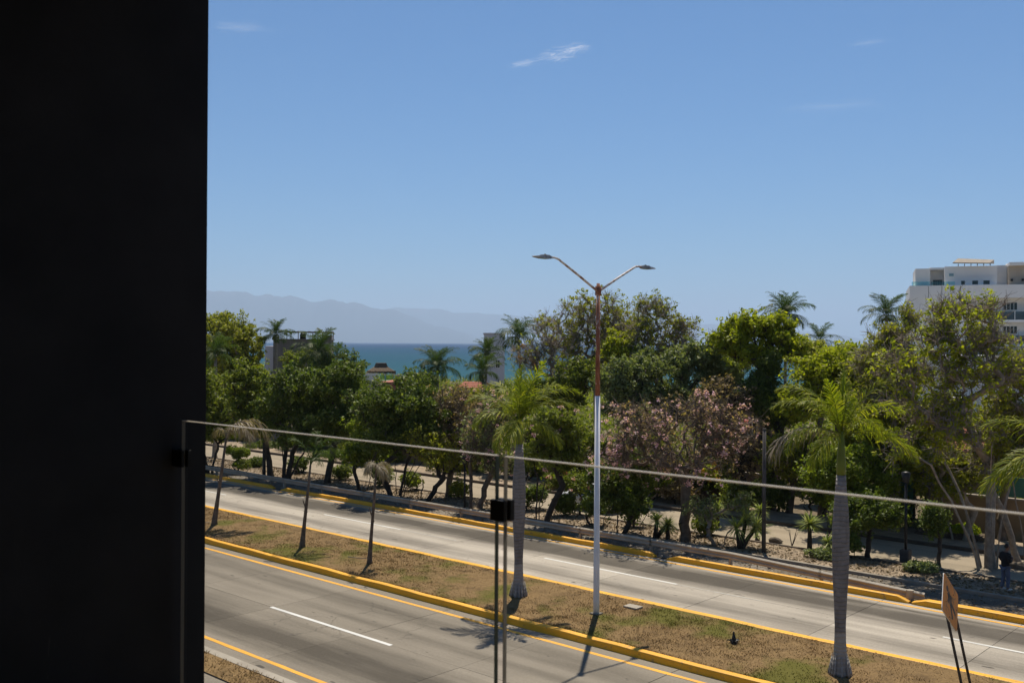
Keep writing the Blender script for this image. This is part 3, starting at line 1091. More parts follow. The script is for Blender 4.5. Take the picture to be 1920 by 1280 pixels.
# ------------------------------------------------------------------ warning sign on the median
def warning_sign():
    d = 26.2
    c = Wd(1782, 1128, d)
    root = empty('warning_sign', (c[0], c[1], c[2]), label='leaning faded orange diamond warning sign with dark pictogram on two posts', cat='road sign')
    root.rotation_euler = (R(2.0), R(-11.5), R(4))
    hd = 0.80
    # rounded diamond plate in the local YZ plane
    pts = []
    rc = 0.09
    for q in range(4):
        a = q * math.pi / 2
        cy, cz = (hd - rc * 1.41) * math.cos(a), (hd - rc * 1.41) * math.sin(a)
        for t in (-0.78, -0.39, 0, 0.39, 0.78):
            pts.append((cy + rc * math.cos(a + t), cz + rc * math.sin(a + t)))
    MB().prism(pts, -0.02, 0.0).build('plate', M['sign_edge'], root)
    k = 0.985
    MB().prism([(y * k, z * k) for y, z in pts], 0.0, 0.004).build('sign_face', M['sign_face'], root)
    # worn pictogram: two walking figures, dark
    m = MB()

    def blob(y, z, r):
        m.prism([(y + r * math.cos(a), z + r * math.sin(a)) for a in np.linspace(0, 6.283, 13)[:-1]], 0.004, 0.006)

    def bar(y0, z0, y1, z1, wd):
        t = np.array([y1 - y0, z1 - z0])
        t = t / np.linalg.norm(t)
        n_ = np.array([-t[1], t[0]]) * wd
        m.prism([(y0 - n_[0], z0 - n_[1]), (y1 - n_[0], z1 - n_[1]), (y1 + n_[0], z1 + n_[1]), (y0 + n_[0], z0 + n_[1])], 0.004, 0.006)
    blob(-0.02, 0.36, 0.085)
    bar(-0.02, 0.27, 0.0, -0.02, 0.10)
    bar(0.0, 0.2, 0.19, 0.03, 0.04)
    bar(-0.03, 0.2, -0.2, 0.04, 0.04)
    bar(0.02, -0.02, 0.17, -0.40, 0.055)
    bar(-0.03, -0.02, -0.14, -0.42, 0.055)
    m.build('pictogram', M['sign_dark'], root)
    for y in (-0.36, 0.36):
        m = MB()
        m.tube([(-0.05, y, 0.25), (-0.05, y, -0.45), (-0.05, y, -2.75)], 0.035, 10)
        m.build('post', M['sign_post'], root, True)
        for z in (0.1, -0.3):
            m = MB()
            m.tube([(0.0, y, z), (0.012, y, z)], 0.018, 8)
            m.build('bolt', M['dark_post'], root)
    return root


M['sign_face'] = paint_mat('sign_face', (0.95, 0.34, 0.045), (0.42, 0.2, 0.07), 0.57)
M['sign_edge'] = plain('sign_edge', (0.75, 0.74, 0.72), (0.6, 0.6, 0.58), 2, 0.5, 0)
M['sign_dark'] = paint_mat('sign_dark', (0.055, 0.045, 0.035), (0.2, 0.1, 0.045), 0.55)
M['sign_post'] = plain('sign_post', (0.10, 0.085, 0.075), (0.05, 0.04, 0.035), 5, 0.8, 0.3)
warning_sign()


# ------------------------------------------------------------------ palms
def frond_mesh(name, L, e0, e1, nleaf, ll, lw, droop, plume, seed, rr=0.03, petiole=0.12, curl=0.0):
    """a feather frond along +X: the midrib bends from elevation e0 to e1; leaflets on both sides hang by droop"""
    r = np.random.default_rng(seed)
    N = 26
    s = np.linspace(0, 1, N)
    el = R(e0) + (R(e1) - R(e0)) * s ** 1.25
    az = curl * s ** 2
    stp = L / (N - 1)
    P = np.zeros((N, 3))
    for i in range(1, N):
        e, a = el[i - 1], az[i - 1]
        P[i] = P[i - 1] + stp * np.array([math.cos(e) * math.cos(a), math.cos(e) * math.sin(a), math.sin(e)])
    m = MB()
    idx = list(range(0, N, 3)) + [N - 1]
    m.tube([P[i] for i in idx], [rr * (1 - 0.88 * i / (N - 1)) for i in idx], 5)
    V, Fq = list(m.v), list(m.f)
    t = petiole + (1 - petiole) * (np.arange(nleaf) + 0.5) / nleaf
    for tt in t:
        x = tt * (N - 1)
        i = min(int(x), N - 2)
        p = P[i] + (P[i + 1] - P[i]) * (x - i)
        T = nrm(P[i + 1] - P[i])
        S = nrm(np.cross(np.array([0, 0, 1.0]), T)) if abs(T[2]) < 0.995 else np.array([0, 1.0, 0])
        U = np.cross(T, S)
        prof = math.sin(math.pi * min(1, (tt - petiole) / (1 - petiole) * 0.82 + 0.16)) ** 0.7
        for sd in (-1, 1):
            l = ll * prof * (0.85 + 0.3 * r.random())
            ang = 0.95 - 0.55 * tt + r.normal(0, 0.07)
            up_ = r.normal(0, plume) + 0.18
            d = T * math.cos(ang) + S * sd * math.sin(ang) + U * up_
            d = nrm(d)
            dn = np.array([0, 0, -1.0])
            k1 = p + d * l * 0.5 + dn * l * droop * 0.18
            k2 = p + d * l * 0.80 + dn * l * droop * 0.42
            k3 = p + d * l * 0.95 + dn * l * droop * 0.80
            wv = nrm(np.cross(d, U + 0.3 * S)) * lw * (0.8 + 0.4 * r.random())
            n = len(V)
            V += [tuple(p - wv * 0.4), tuple(p + wv * 0.4), tuple(k1 - wv), tuple(k1 + wv), tuple(k2 - wv * 0.8), tuple(k2 + wv * 0.8), tuple(k3)]
            Fq += [(n, n + 1, n + 3, n + 2), (n + 2, n + 3, n + 5, n + 4), (n + 4, n + 5, n + 6)]
    me = bpy.data.meshes.new(name)
    me.from_pydata(V, [], Fq)
    me.update()
    return me


def put_fronds(root, meshes, mat, spec, z, off=0.06):
    for k, (mi, az, tilt, sc_) in enumerate(spec):
        me = meshes[mi % len(meshes)]
        if not me.materials:
            me.materials.append(mat)
        o = bpy.data.objects.new('frond', me)
        COL.objects.link(o)
        o.parent = root
        o.location = (root['lx'] + off * math.cos(az), root['ly'] + off * math.sin(az), z)
        o.rotation_euler = (R(random.uniform(-14, 14)), R(-tilt), az)
        o.scale = (sc_, sc_, sc_)


def lathe(m, prof, cx=0, cy=0, n=18, lean=(0, 0)):
    m.tube([(cx + lean[0] * z, cy + lean[1] * z, z) for r_, z in prof], [r_ for r_, z in prof], n)


ROYAL = None


def royal_palm(b, z_trunk, z_shaft, label, fronds, rmax=0.24, dead=True, seed=0, fsize=1.0):
    global ROYAL
    if ROYAL is None:
        ROYAL = [frond_mesh('royal_frond_a', 3.3, 62, -38, 66, 0.74, 0.018, 0.6, 0.36, 1),
                 frond_mesh('royal_frond_b', 3.1, 40, -62, 64, 0.74, 0.018, 0.75, 0.36, 2, curl=0.25),
                 frond_mesh('royal_frond_c', 3.2, 15, -75, 64, 0.70, 0.018, 0.85, 0.34, 3, curl=-0.2),
                 frond_mesh('royal_frond_d', 2.8, 82, 35, 60, 0.64, 0.017, 0.4, 0.34, 4)]
        for me in ROYAL:
            me.materials.append(M['royal_frond'])
    root = empty('royal_palm', b, label=label, cat='palm tree', group='royal palms on the road median')
    root['lx'], root['ly'] = 0.0, 0.0
    H = z_trunk
    m = MB()
    prof = [(rmax * 1.12, -0.1), (rmax * 1.06, 0.06), (rmax * 0.92, 0.22), (rmax * 0.82, 0.5), (rmax * 0.70, 0.95), (rmax * 0.67, H * 0.24), (rmax * 0.78, H * 0.36), (rmax * 0.95, H * 0.48), (rmax * 1.03, H * 0.60),
            (rmax * 1.04, H * 0.72), (rmax * 0.90, H * 0.83), (rmax * 0.67, H * 0.93), (rmax * 0.58, H)]
    lathe(m, prof)
    m.build('trunk', M['royal_trunk'], root, True)
    r_ = np.random.default_rng(seed)
    for k in range(16):   # old root bosses round the foot
        a = k * 2 * math.pi / 16 + r_.normal(0, 0.1)
        m = MB()
        m.tube([(rmax * 1.0 * math.cos(a), rmax * 1.0 * math.sin(a), 0.42 + r_.random() * 0.15), (rmax * 1.22 * math.cos(a), rmax * 1.22 * math.sin(a), 0.15), (rmax * 1.4 * math.cos(a), rmax * 1.4 * math.sin(a), -0.05)], [0.012, 0.03, 0.035], 6)
        m.build('root', M['royal_trunk'], root, True)
    m = MB()
    lathe(m, [(rmax * 0.56, H), (rmax * 0.58, H + 0.25), (rmax * 0.44, H + (z_shaft - H) * 0.6), (rmax * 0.30, z_shaft + 0.05)])
    m.build('crownshaft', M['crownshaft'], root, True)
    for (mi, az, tilt, sc_) in fronds:
        o = bpy.data.objects.new('frond', ROYAL[mi])
        COL.objects.link(o)
        o.parent = root
        o.location = (0.05 * math.cos(az), 0.05 * math.sin(az), z_shaft - 0.05 + 0.1 * random.random())
        o.rotation_euler = (R(random.uniform(-18, 18)), R(-tilt - 5), az)
        o.scale = (sc_ * fsize,) * 3
    m = MB()   # spear leaf
    m.tube([(0, 0, z_shaft - 0.1), (0.03, 0.01, z_shaft + 1.2), (0.1, 0.03, z_shaft + 2.2)], [0.04, 0.025, 0.006], 6)
    m.build('spear_leaf', M['royal_frond'], root, True)
    if dead:
        me = frond_mesh('dead_royal_frond', 2.4, 30, -84, 40, 0.55, 0.016, 1.3, 0.4, 9)
        me.materials.append(M['dead'])
        o = bpy.data.objects.new('dead_frond', me)
        COL.objects.link(o)
        o.parent = root
        o['label'] = 'dry grey frond'
        o.location = (0, 0, z_shaft - 0.1)
        o.rotation_euler = (0, 0, dead)
    return root


RA = math.atan2(rt[1], rt[0])      # azimuth of the picture's right


def az(deg):
    """azimuth counted from the picture's right-hand side, towards the far side"""
    return RA + R(deg)


# first palm stands beside the glass joint
b1 = G(972, 1116, 0.2)
d1 = depth(b1)
zt1 = (1116 - 832) / F * d1
zs1 = (1116 - 790) / F * d1
royal_palm(b1, zt1, zs1, 'royal palm with swollen grey trunk beside the glass joint', [
    (0, az(8), 0, 1.0), (1, az(-20), 8, 1.0), (0, az(40), 6, 0.95), (3, az(80), 0, 1.0), (0, az(130), 5, 0.95), (3, az(-60), 2, 1.05), (0, az(172), -5, 0.85), (3, az(20), 2, 0.9),
    (2, az(-95), 0, 0.95), (2, az(-40), -6, 0.8), (1, az(100), 5, 0.9), (1, az(205), -6, 0.8), (3, az(-140), 4, 1.0), (2, az(240), -8, 0.8), (0, az(-115), 8, 0.9)], 0.235, False, 1, 0.84)
b2 = G(1575, 1262, 0.2)
d2 = depth(b2)
zt2 = (1262 - 890) / F * d2
zs2 = (1262 - 812) / F * d2
royal_palm(b2, zt2, zs2, 'royal palm with ringed grey trunk and long green crownshaft beside the orange sign', [
    (0, az(185), -6, 0.95), (1, az(195), -18, 0.9), (0, az(150), 8, 1.0), (3, az(100), 0, 1.0), (3, az(-10), -14, 1.1), (0, az(60), -2, 0.95), (0, az(10), -8, 0.95),
    (2, az(-15), -2, 0.95), (1, az(-60), 0, 0.8), (3, az(-120), -10, 0.95), (2, az(230), -10, 0.85), (1, az(30), -10, 0.9), (0, az(210), 4, 0.85)], 0.225, R(0) + az(172), 2, 0.74)
b3 = onY(2035, 27.3, 0.2)
royal_palm(b3, 5.0, 6.1, 'royal palm at the edge of the photo, only drooping fronds in view', [
    (1, az(178), -4, 0.95), (2, az(165), 0, 0.95), (0, az(150), 0, 1.0), (1, az(205), 0, 0.85), (3, az(90), 0, 1.0), (0, az(20), 0, 1.0), (1, az(60), 0, 1.0), (2, az(-40), 0, 1), (3, az(-90), 5, 1.0)], 0.22, False, 3, 0.85)


# three thin young palms on the median
def young_palm(pb, ptop, label, style, seed, r0=0.07):
    b = G(*pb, 0.2)
    d = depth(b)
    top = Wd(ptop[0], ptop[1], d)
    root = empty('young_palm', b, label=label, cat='palm tree', group='thin young palms on the road median')
    t = top - b
    m = MB()
    pts = [np.array([0, 0, -0.1]), np.array([0, 0, 0.15]), t * 0.25 + [0, 0, 0.0], t * 0.6, t]
    pts[2] = t * 0.28 + np.array([-0.02, 0.0, 0])
    m.tube(pts, [r0 * 2.0, r0 * 1.5, r0, r0 * 0.8, r0 * 0.55], 10)
    m.build('trunk', M['bark'] if style != 'dead' else M['bark'], root, True)
    m = MB()
    q = t * 0.42
    m.tube([q + [0.03, 0.05, 0], q + [-0.1, -0.07, 0.5], q + [-0.11, -0.08, 0.62]], [0.035, 0.025, 0.006], 6)
    m.build('sheath', M['bark'], root, True)
    if style == 'arch':
        mes = [frond_mesh('dry_young_frond_a', 1.75, 70, -100, 40, 0.5, 0.016, 1.3, 0.5, seed, 0.022), frond_mesh('dry_young_frond_b', 1.5, 82, -98, 36, 0.45, 0.014, 1.3, 0.5, seed + 1, 0.022)]
        spec = [(0, az(2), 0, 1.75), (1, az(25), 0, 1.5), (0, az(-30), 0, 1.35), (1, az(150), 0, 0.9), (1, az(60), 0, 1.2)]
        mat = M['dead']
    elif style == 'green':
        mes = [frond_mesh('green_young_frond_a', 1.3, 78, -10, 26, 0.38, 0.008, 0.8, 0.4, seed, 0.02), frond_mesh('green_young_frond_b', 1.2, 60, -60, 26, 0.38, 0.008, 1.0, 0.4, seed + 1, 0.02)]
        spec = [(0, az(10), -8, 1.7), (1, az(60), 0, 1.3), (0, az(170), 5, 1.4), (1, az(-60), 0, 1.2), (0, az(100), 10, 1.6), (1, az(20), 8, 1.5), (0, az(-20), 4, 1.5)]
        mat = M['coco_frond']
    else:
        mes = [frond_mesh('grey_young_frond_a', 1.0, 50, -110, 30, 0.42, 0.014, 1.5, 0.4, seed, 0.02), frond_mesh('grey_young_frond_b', 0.9, 20, -100, 30, 0.4, 0.014, 1.5, 0.4, seed + 1, 0.02)]
        spec = [(0, az(10), 0, 0.8), (1, az(60), 0, 1), (0, az(150), 0, 0.8), (1, az(-60), 0, 1), (0, az(-120), 0, 0.8), (1, az(200), 0, 0.7)]
        mat = M['dead']
    for me in mes:
        me.materials.append(mat)
    for (mi, a, tilt, s) in spec:
        o = bpy.data.objects.new('frond', mes[mi])
        COL.objects.link(o)
        o.parent = root
        o.location = tuple(t)
        o.rotation_euler = (R(random.uniform(-15, 15)), R(-tilt), a)
        o.scale = (s,) * 3
    return root


young_palm((402, 983), (424, 822), 'thin young palm with arching dead brown fronds near the black wall', 'arch', 21, 0.095)
young_palm((567, 1024), (582, 872), 'thin young palm with a sparse olive crown', 'green', 31, 0.08)
young_palm((693, 1055), (706, 872), 'thin young palm with a small hanging dead grey crown', 'dead', 41, 0.07)


# ------------------------------------------------------------------ coconut palms behind the trees
COCO = None


def coco_palm(px, py_crown, d, label, size=1.0, seed=0, n=20, lean=0.4, skirt=True):
    """crown centre at px, py"""
    global COCO
    if COCO is None:
        COCO = [frond_mesh('coco_frond_a', 3.4, 82, 12, 42, 1.05, 0.022, 0.55, 0.2, 51, 0.035),
                frond_mesh('coco_frond_b', 3.6, 56, -38, 42, 1.1, 0.022, 0.9, 0.2, 52, 0.035, curl=0.2),
                frond_mesh('coco_frond_c', 3.3, 20, -74, 42, 1.05, 0.022, 1.2, 0.2, 53, 0.035, curl=-0.15)]
        for me in COCO:
            me.materials.append(M['coco_frond'])
    rr = random.Random(seed)
    c = Wd(px, py_crown, d)
    b = np.array([c[0] + lean * rr.uniform(-1, 1), c[1] + lean * rr.uniform(-1, 1), -0.05])
    root = empty('coconut_palm', b, label=label, cat='palm tree', group='coconut palms beyond the street trees')
    t = c - b
    m = MB()
    m.tube([(0, 0, -0.1), (0, 0, 0.3), t * 0.4 + [0.15, 0, 0], t * 0.75 + [0.1, 0, 0], t], [0.28, 0.2, 0.14, 0.12, 0.12], 10)
    m.build('trunk', M['pale_bark'], root, True)
    m = MB()
    for k in range(7):
        a = rr.uniform(0, 6.28)
        p = t + np.array([0.28 * math.cos(a), 0.28 * math.sin(a), -0.25 - 0.15 * rr.random()])
        m.tube([p + [0, 0, 0.13], p + [0, 0, 0.07], p, p - [0, 0, 0.08], p - [0, 0, 0.13]], [0.02, 0.09, 0.11, 0.08, 0.02], 8)
    m.build('coconut', M['leaf_olive'], root, True)
    n = int(n * 1.35)
    for k in range(n):
        a = 2 * math.pi * (k * 0.381966) + rr.uniform(-0.2, 0.2)
        mi = 0 if k < n * 0.4 else (1 if k < n * 0.72 else 2)
        o = bpy.data.objects.new('frond', COCO[mi])
        COL.objects.link(o)
        o.parent = root
        o.location = (t[0] + 0.08 * math.cos(a), t[1] + 0.08 * math.sin(a), t[2] + (0.15 if mi == 0 else 0))
        o.rotation_euler = (R(rr.uniform(-20, 20)), R(rr.uniform(-8, 14)), a)
        s = size * 0.82 * rr.uniform(0.8, 1.1)
        o.scale = (s,) * 3
    return root


coco_palm(517, 628, 105, 'tall coconut palm in front of the grey concrete house', 0.80, 1, 20)
coco_palm(597, 662, 100, 'coconut palm under the roof frame of the grey house', 1.1, 2, 18)
coco_palm(632, 664, 108, 'small coconut palm at the corner of the grey house', 0.55, 12, 14)
coco_palm(820, 690, 92, 'coconut palm standing alone against the sea', 0.92, 3, 24)
coco_palm(912, 664, 100, 'coconut palm in front of the lilac-white wall', 0.82, 4, 20)
coco_palm(905, 700, 86, 'low yellowing palm beside the terracotta roof', 0.75, 5, 18)
coco_palm(972, 634, 95, 'coconut palm against the sky beside the tall sparse tree', 1.0, 6, 18)
coco_palm(1473, 594, 88, 'tallest coconut palm, rising above the olive green tree', 0.98, 7, 22)
coco_palm(1537, 640, 95, 'low coconut palm top between the olive tree and the spreading tree', 0.72, 8, 14)
coco_palm(1662, 592, 80, 'coconut palm beside the white apartment block', 0.78, 9, 18)
coco_palm(404, 664, 80, 'coconut palm half hidden in the tall tree by the black wall', 0.75, 10, 16)


# ------------------------------------------------------------------ broadleaf trees
def skeleton(stems, clumps, r, wander=0.12, up_bias=0.25):
    """stems: list of point lists from the ground up; every clump is reached by a branch from the nearest wood"""
    P, par = [], []
    for st in stems:
        last = -1
        for p in st:
            P.append(np.asarray(p, float))
            par.append(last)
            last = len(P) - 1
    free = set()
    k = 0
    for st in stems:
        free.update(range(k + max(1, len(st) // 2), k + len(st)))
        k += len(st)
    top = np.mean([st[-1] for st in stems], axis=0)
    order = np.argsort([np.linalg.norm(c - top) for c in clumps])
    allowed = sorted(free)
    for ci in order:
        c = clumps[ci]
        A = np.array([P[i] for i in allowed])
        dv = c - A
        dist = np.linalg.norm(dv, axis=1)
        cost = dist + 1.1 * np.maximum(0, A[:, 2] - c[2] + 0.25 * dist) + 0.15 * np.linalg.norm(A - top, axis=1)
        cost[dist < 0.15] += 5
        j = allowed[int(np.argmin(cost))]
        a = P[j]
        L = np.linalg.norm(c - a)
        n = max(2, int(L / 0.75))
        last = j
        side = nrm(r.normal(size=3)) * L * wander
        for q in range(1, n + 1):
            t = q / n
            bow = math.sin(math.pi * t)
            p = a + (c - a) * t + side * bow + np.array([0, 0, -up_bias * L * bow * 0.35]) + r.normal(size=3) * 0.05 * min(1, L) * (q < n)
            P.append(p)
            par.append(last)
            last = len(P) - 1
            allowed.append(last)
    return np.array(P), np.array(par)


def branch_mesh(P, par, r_base, r_tip, twigs, nsides=6, expo=2.3):
    n = len(P)
    rad = np.zeros(n)
    has = np.zeros(n, bool)
    acc = np.zeros(n)
    for i in range(n - 1, -1, -1):
        v = acc[i] if acc[i] > 0 else r_tip ** expo
        acc[i] = v
        if par[i] >= 0:
            acc[par[i]] += v
    rad = acc ** (1 / expo)
    roots = np.where(par < 0)[0]
    k = r_base / rad[roots].max()
    rad = np.maximum(r_tip, rad * k)
    # flare at the foot
    for q in roots:
        rad[q] *= 1.35
    e = np.where(par >= 0)[0]
    A, B, ra, rb = P[par[e]], P[e], rad[par[e]], rad[e]
    # a thin side branch does not start as thick as the limb it leaves
    ra = np.minimum(ra, rb * 1.6 + 0.004)
    return _prisms([(A, B, ra, rb, nsides)] + twigs)


def _prisms(sets):
    Vs, Fs, off = [], [], 0
    for (A, B, ra, rb, ns) in sets:
        if len(A) == 0:
            continue
        T = nrm(B - A)
        ref = np.where(np.abs(T[:, 2:3]) < 0.9, np.array([[0, 0, 1.0]]), np.array([[1.0, 0, 0]]))
        U = nrm(np.cross(ref, T))
        W_ = np.cross(T, U)
        a = np.arange(ns) * 2 * math.pi / ns
        ring = U[:, None, :] * np.cos(a)[None, :, None] + W_[:, None, :] * np.sin(a)[None, :, None]
        B2 = B + T * np.minimum(0.5 * rb, 0.06)[:, None]
        V = np.concatenate([A[:, None, :] + ring * ra[:, None, None], B2[:, None, :] + ring * rb[:, None, None]], 1)
        m = len(A)
        base = off + np.arange(m)[:, None] * 2 * ns
        k = np.arange(ns)
        f = np.stack([base + k, base + (k + 1) % ns, base + ns + (k + 1) % ns, base + ns + k], 2)
        Vs.append(V.reshape(-1, 3))
        Fs.append(f.reshape(-1, 4))
        off += m * 2 * ns
    return np.concatenate(Vs), np.concatenate(Fs)


def leaf_quads(C, n_per, cr, size, r, flat=0.75, aspect=0.5, center=None, up=0.45):
    n = len(C) * n_per
    c = np.repeat(C, n_per, 0)
    crr = np.repeat(cr, n_per)[:, None]
    d = nrm(r.normal(size=(n, 3)))
    rad = r.random((n, 1)) ** 0.45
    p = c + d * rad * crr * np.array([1, 1, flat])
    nn = nrm(r.normal(size=(n, 3)) * 0.75 + d * 0.55 + np.array([0, 0, up + 0.15]))
    a = nrm(np.cross(nn, r.normal(size=(n, 3))))
    a[:, 2] -= 0.35
    a = nrm(a)
    b = nrm(np.cross(nn, a))
    L = (size * (0.6 + 0.8 * r.random(n)))[:, None] * 0.5
    Wd_ = L * aspect
    mid = p + nn * L * 0.18
    V = np.stack([p - a * L, mid - b * Wd_, p + a * L, mid + b * Wd_], 1)
    return V.reshape(-1, 3), np.arange(4 * n).reshape(-1, 4)


TREE_TRIS = 0


def tree(name, label, base, lobes, leaf='leaf_mid', bark='bark', clumps=60, per=220, cr=0.7, size=0.2, trunk=0.2, stems=1, fork=0.35, twigs=8, twig_len=0.9,
         flowers=None, seed=0, cat='tree', group=None, shell=0.5, spread=0.4, flat=0.75, aspect=0.5, zb=0.05, lean=None, scale_n=1.0, leafless=0.0, tuft=None):
    """base: world x, y; lobes: (px, py, rx, ry) blobs of the crown as the photograph shows them, at the base's own depth"""
    global TREE_TRIS
    if cat == 'tree':
        clumps, per, cr = int(clumps * 1.8), per * 0.55, cr * 0.66
        twigs = max(4, int(twigs * (0.6 if tuft is None else 0.8)))
    r = np.random.default_rng(seed * 7 + 3)
    b = np.array([base[0], base[1], zb])
    d0 = depth(b)
    vol = np.array([lb[2] * lb[3] for lb in lobes], float)
    pick = r.choice(len(lobes), size=clumps, p=vol / vol.sum())
    C = []
    for k in pick:
        lb = lobes[k]
        px, py, rx, ry = lb[:4]
        dd = d0 + (lb[4] if len(lb) > 4 else 0.0)
        c0 = Wd(px, py, dd)
        v = nrm(r.normal(size=3)) * (r.random() ** shell) * (1.0 if r.random() > 0.16 else r.uniform(1.05, 1.4))
        h, vz = max(0.2, rx / F * dd - 0.55 * cr), max(0.15, ry / F * dd - 0.5 * cr * flat)
        C.append(c0 + np.array([v[0] * h, v[1] * h, v[2] * vz]) - b)
    C = np.array(C)
    C[:, 2] = np.maximum(C[:, 2], 0.25)
    root = empty(name, b, label=label, cat=cat, group=group)
    cen = C.mean(0)
    zmin, zmax = C[:, 2].min(), C[:, 2].max()
    ST = []
    for s in range(stems):
        a = 2 * math.pi * s / max(1, stems) + r.random() * 1.5
        off = np.array([math.cos(a), math.sin(a), 0]) * (0.0 if stems == 1 else 0.16 + 0.04 * stems)
        zf = max(0.35, fork * zmax) * r.uniform(0.85, 1.15)
        tgt = np.array([cen[0], cen[1], 0]) * 0.55 + (np.array([math.cos(a), math.sin(a), 0]) * spread * (1.2 if stems > 1 else 0.3))
        if lean is not None:
            tgt = tgt * 0.4 + np.array([lean[0], lean[1], 0])
        pts = []
        for q in range(7):
            t = q / 6
            p = off * (1 - 0.2 * t) + tgt * t ** 1.3
            p = np.array([p[0], p[1], -0.15 + (zf + 0.15) * t]) + r.normal(size=3) * np.array([0.04, 0.04, 0]) * (q > 0)
            pts.append(p)
        ST.append(pts)
    P, par = skeleton(ST, list(C), r)
    tw = []
    if twigs:
        n = clumps * twigs
        a = np.repeat(C, twigs, 0)
        outw = nrm(a - cen + r.normal(size=a.shape) * 0.3)
        dr = nrm(r.normal(size=(n, 3)) * 0.8 + outw * 0.6 + np.array([0, 0, 0.2]))
        L = twig_len * 0.72 * (0.4 + 0.8 * r.random((n, 1)))
        mid = a + dr * L * 0.5
        e = a + nrm(dr + r.normal(size=(n, 3)) * 0.35) * L
        t0 = np.full(n, 0.014)
        tw = [(a, mid, t0, t0 * 0.75, 3), (mid, e, t0 * 0.75, t0 * 0.35, 3)]
    V, Fq = branch_mesh(P, par, trunk, 0.018, tw)
    link('trunk', np_mesh('trunk', V, Fq), M[bark], root, True)
    TREE_TRIS += len(Fq) * 2
    per = int(per * scale_n * 0.78)
    size = size * 1.08
    if per > 0:
        keep = r.random(len(C)) >= leafless
        CL = C[keep]
        crs = cr * (0.5 + 0.85 * r.random(len(CL)))
        V, Fq = leaf_quads(CL, per, crs, size, r, flat, aspect)
        if twigs and cat == 'tree':      # tufts of leaves at the twig ends
            ends = e[np.repeat(keep, twigs)]
            tf, tn, tr_ = tuft or (0.6, 9, 0.24)
            ends = ends[r.random(len(ends)) < tf]
            V2, F2 = leaf_quads(ends, tn, np.full(len(ends), tr_), size, r, 0.8, aspect)
            Fq = np.concatenate([Fq, F2 + len(V)])
            V = np.concatenate([V, V2])
        link('crown', np_mesh('crown', V, Fq), M[leaf], root)
        TREE_TRIS += len(Fq) * 2
    for fl in (flowers or []):
        mat, nb, pb, fs = fl[:4]
        # bunches of blossom on the outside of the crown
        sc_ = C[r.choice(len(C), nb)]
        o_ = nrm(sc_ - cen)
        FC = sc_ + o_ * cr * 0.9 + r.normal(size=sc_.shape) * cr * 0.5
        V, Fq = leaf_quads(FC, pb, np.full(nb, fl[4] if len(fl) > 4 else 0.16), fs, r, 0.9, 0.8)
        link('blossom', np_mesh('blossom', V, Fq), M[mat], root)
        TREE_TRIS += len(Fq) * 2
    return root


def gb(px, py, z=0.08):
    g = G(px, py, z)
    return (g[0], g[1])


def yb(px, Y):
    g = onY(px, Y)
    return (g[0], g[1])


GA = 'street trees in the strip behind the guard rail'
GB = 'garden trees behind the service road'

# --- trees in the planted strip (their feet can be seen)
tree('street_tree', 'mid green street tree against the black wall, two trunks', gb(392, 884), [(395, 740, 55, 60), (405, 800, 60, 36), (372, 770, 40, 50)],
     'leaf_mid', 'dark_bark', 70, 230, 0.75, 0.21, 0.24, 2, 0.3, 5, seed=1, group=GA)
tree('street_tree', 'green street tree just right of the trimmed topiary bush', gb(508, 893), [(470, 735, 55, 46), (482, 785, 62, 40), (455, 700, 35, 30)],
     'leaf_mid', 'dark_bark', 70, 230, 0.72, 0.2, 0.22, 1, 0.4, 5, seed=2, group=GA)
tree('street_tree', 'dense dark green fig tree on several stems behind the thin olive palm', gb(536, 899), [(560, 725, 70, 52), (525, 775, 60, 48), (600, 785, 62, 44), (565, 815, 70, 25)],
     'leaf_dark', 'dark_bark', 130, 230, 0.8, 0.2, 0.17, 5, 0.3, 4, seed=3, group=GA, spread=0.9)
tree('street_tree', 'dark green street tree with a straight flared trunk', gb(613, 906), [(630, 722, 58, 48), (655, 770, 66, 46), (630, 800, 55, 32)],
     'leaf_dark', 'dark_bark', 105, 230, 0.8, 0.2, 0.22, 1, 0.42, 4, seed=4, group=GA)
tree('street_tree', 'small bright green tree on two thin trunks behind the dead grey palm', gb(680, 922), [(684, 806, 36, 28), (672, 850, 36, 28), (705, 845, 30, 26)],
     'leaf_bright', 'dark_bark', 46, 220, 0.55, 0.16, 0.12, 2, 0.4, 5, seed=5, group=GA)
tree('street_tree', 'broad dark olive tree on a fan of dark stems', gb(742, 931), [(760, 755, 78, 52), (712, 765, 50, 44), (795, 790, 60, 44), (735, 820, 70, 32)],
     'leaf_dark', 'dark_bark', 135, 220, 0.78, 0.19, 0.16, 6, 0.32, 5, seed=6, group=GA, spread=1.0)
tree('street_tree', 'low forked tree with yellowing leaves and a long side branch', gb(797, 938), [(830, 850, 48, 36), (790, 830, 36, 30), (865, 835, 36, 36)],
     'leaf_olive', 'dark_bark', 42, 110, 0.6, 0.17, 0.15, 2, 0.3, 12, 1.0, seed=7, group=GA)
tree('street_tree', 'sparse reddish brown tree with a few pink blossoms left of the first royal palm', gb(839, 930), [(850, 760, 62, 40), (880, 800, 66, 44), (830, 800, 40, 40)],
     'leaf_dry', 'bark', 80, 40, 0.75, 0.16, 0.19, 1, 0.45, 14, 1.1, [('pink', 60, 9, 0.085, 0.12)], seed=8, group=GA, tuft=(0.25, 6, 0.2))
tree('street_tree', 'twiggy tree with pale pink blossoms just left of the clamp', gb(891, 953), [(905, 800, 56, 40), (930, 770, 50, 30), (925, 850, 50, 40), (895, 840, 40, 30)],
     'leaf_grey', 'bark', 80, 36, 0.7, 0.15, 0.16, 2, 0.4, 14, 1.0, [('pink', 90, 10, 0.085, 0.13), ('pink', 14, 26, 0.09, 0.18)], seed=9, group=GA, tuft=(0.25, 6, 0.2))
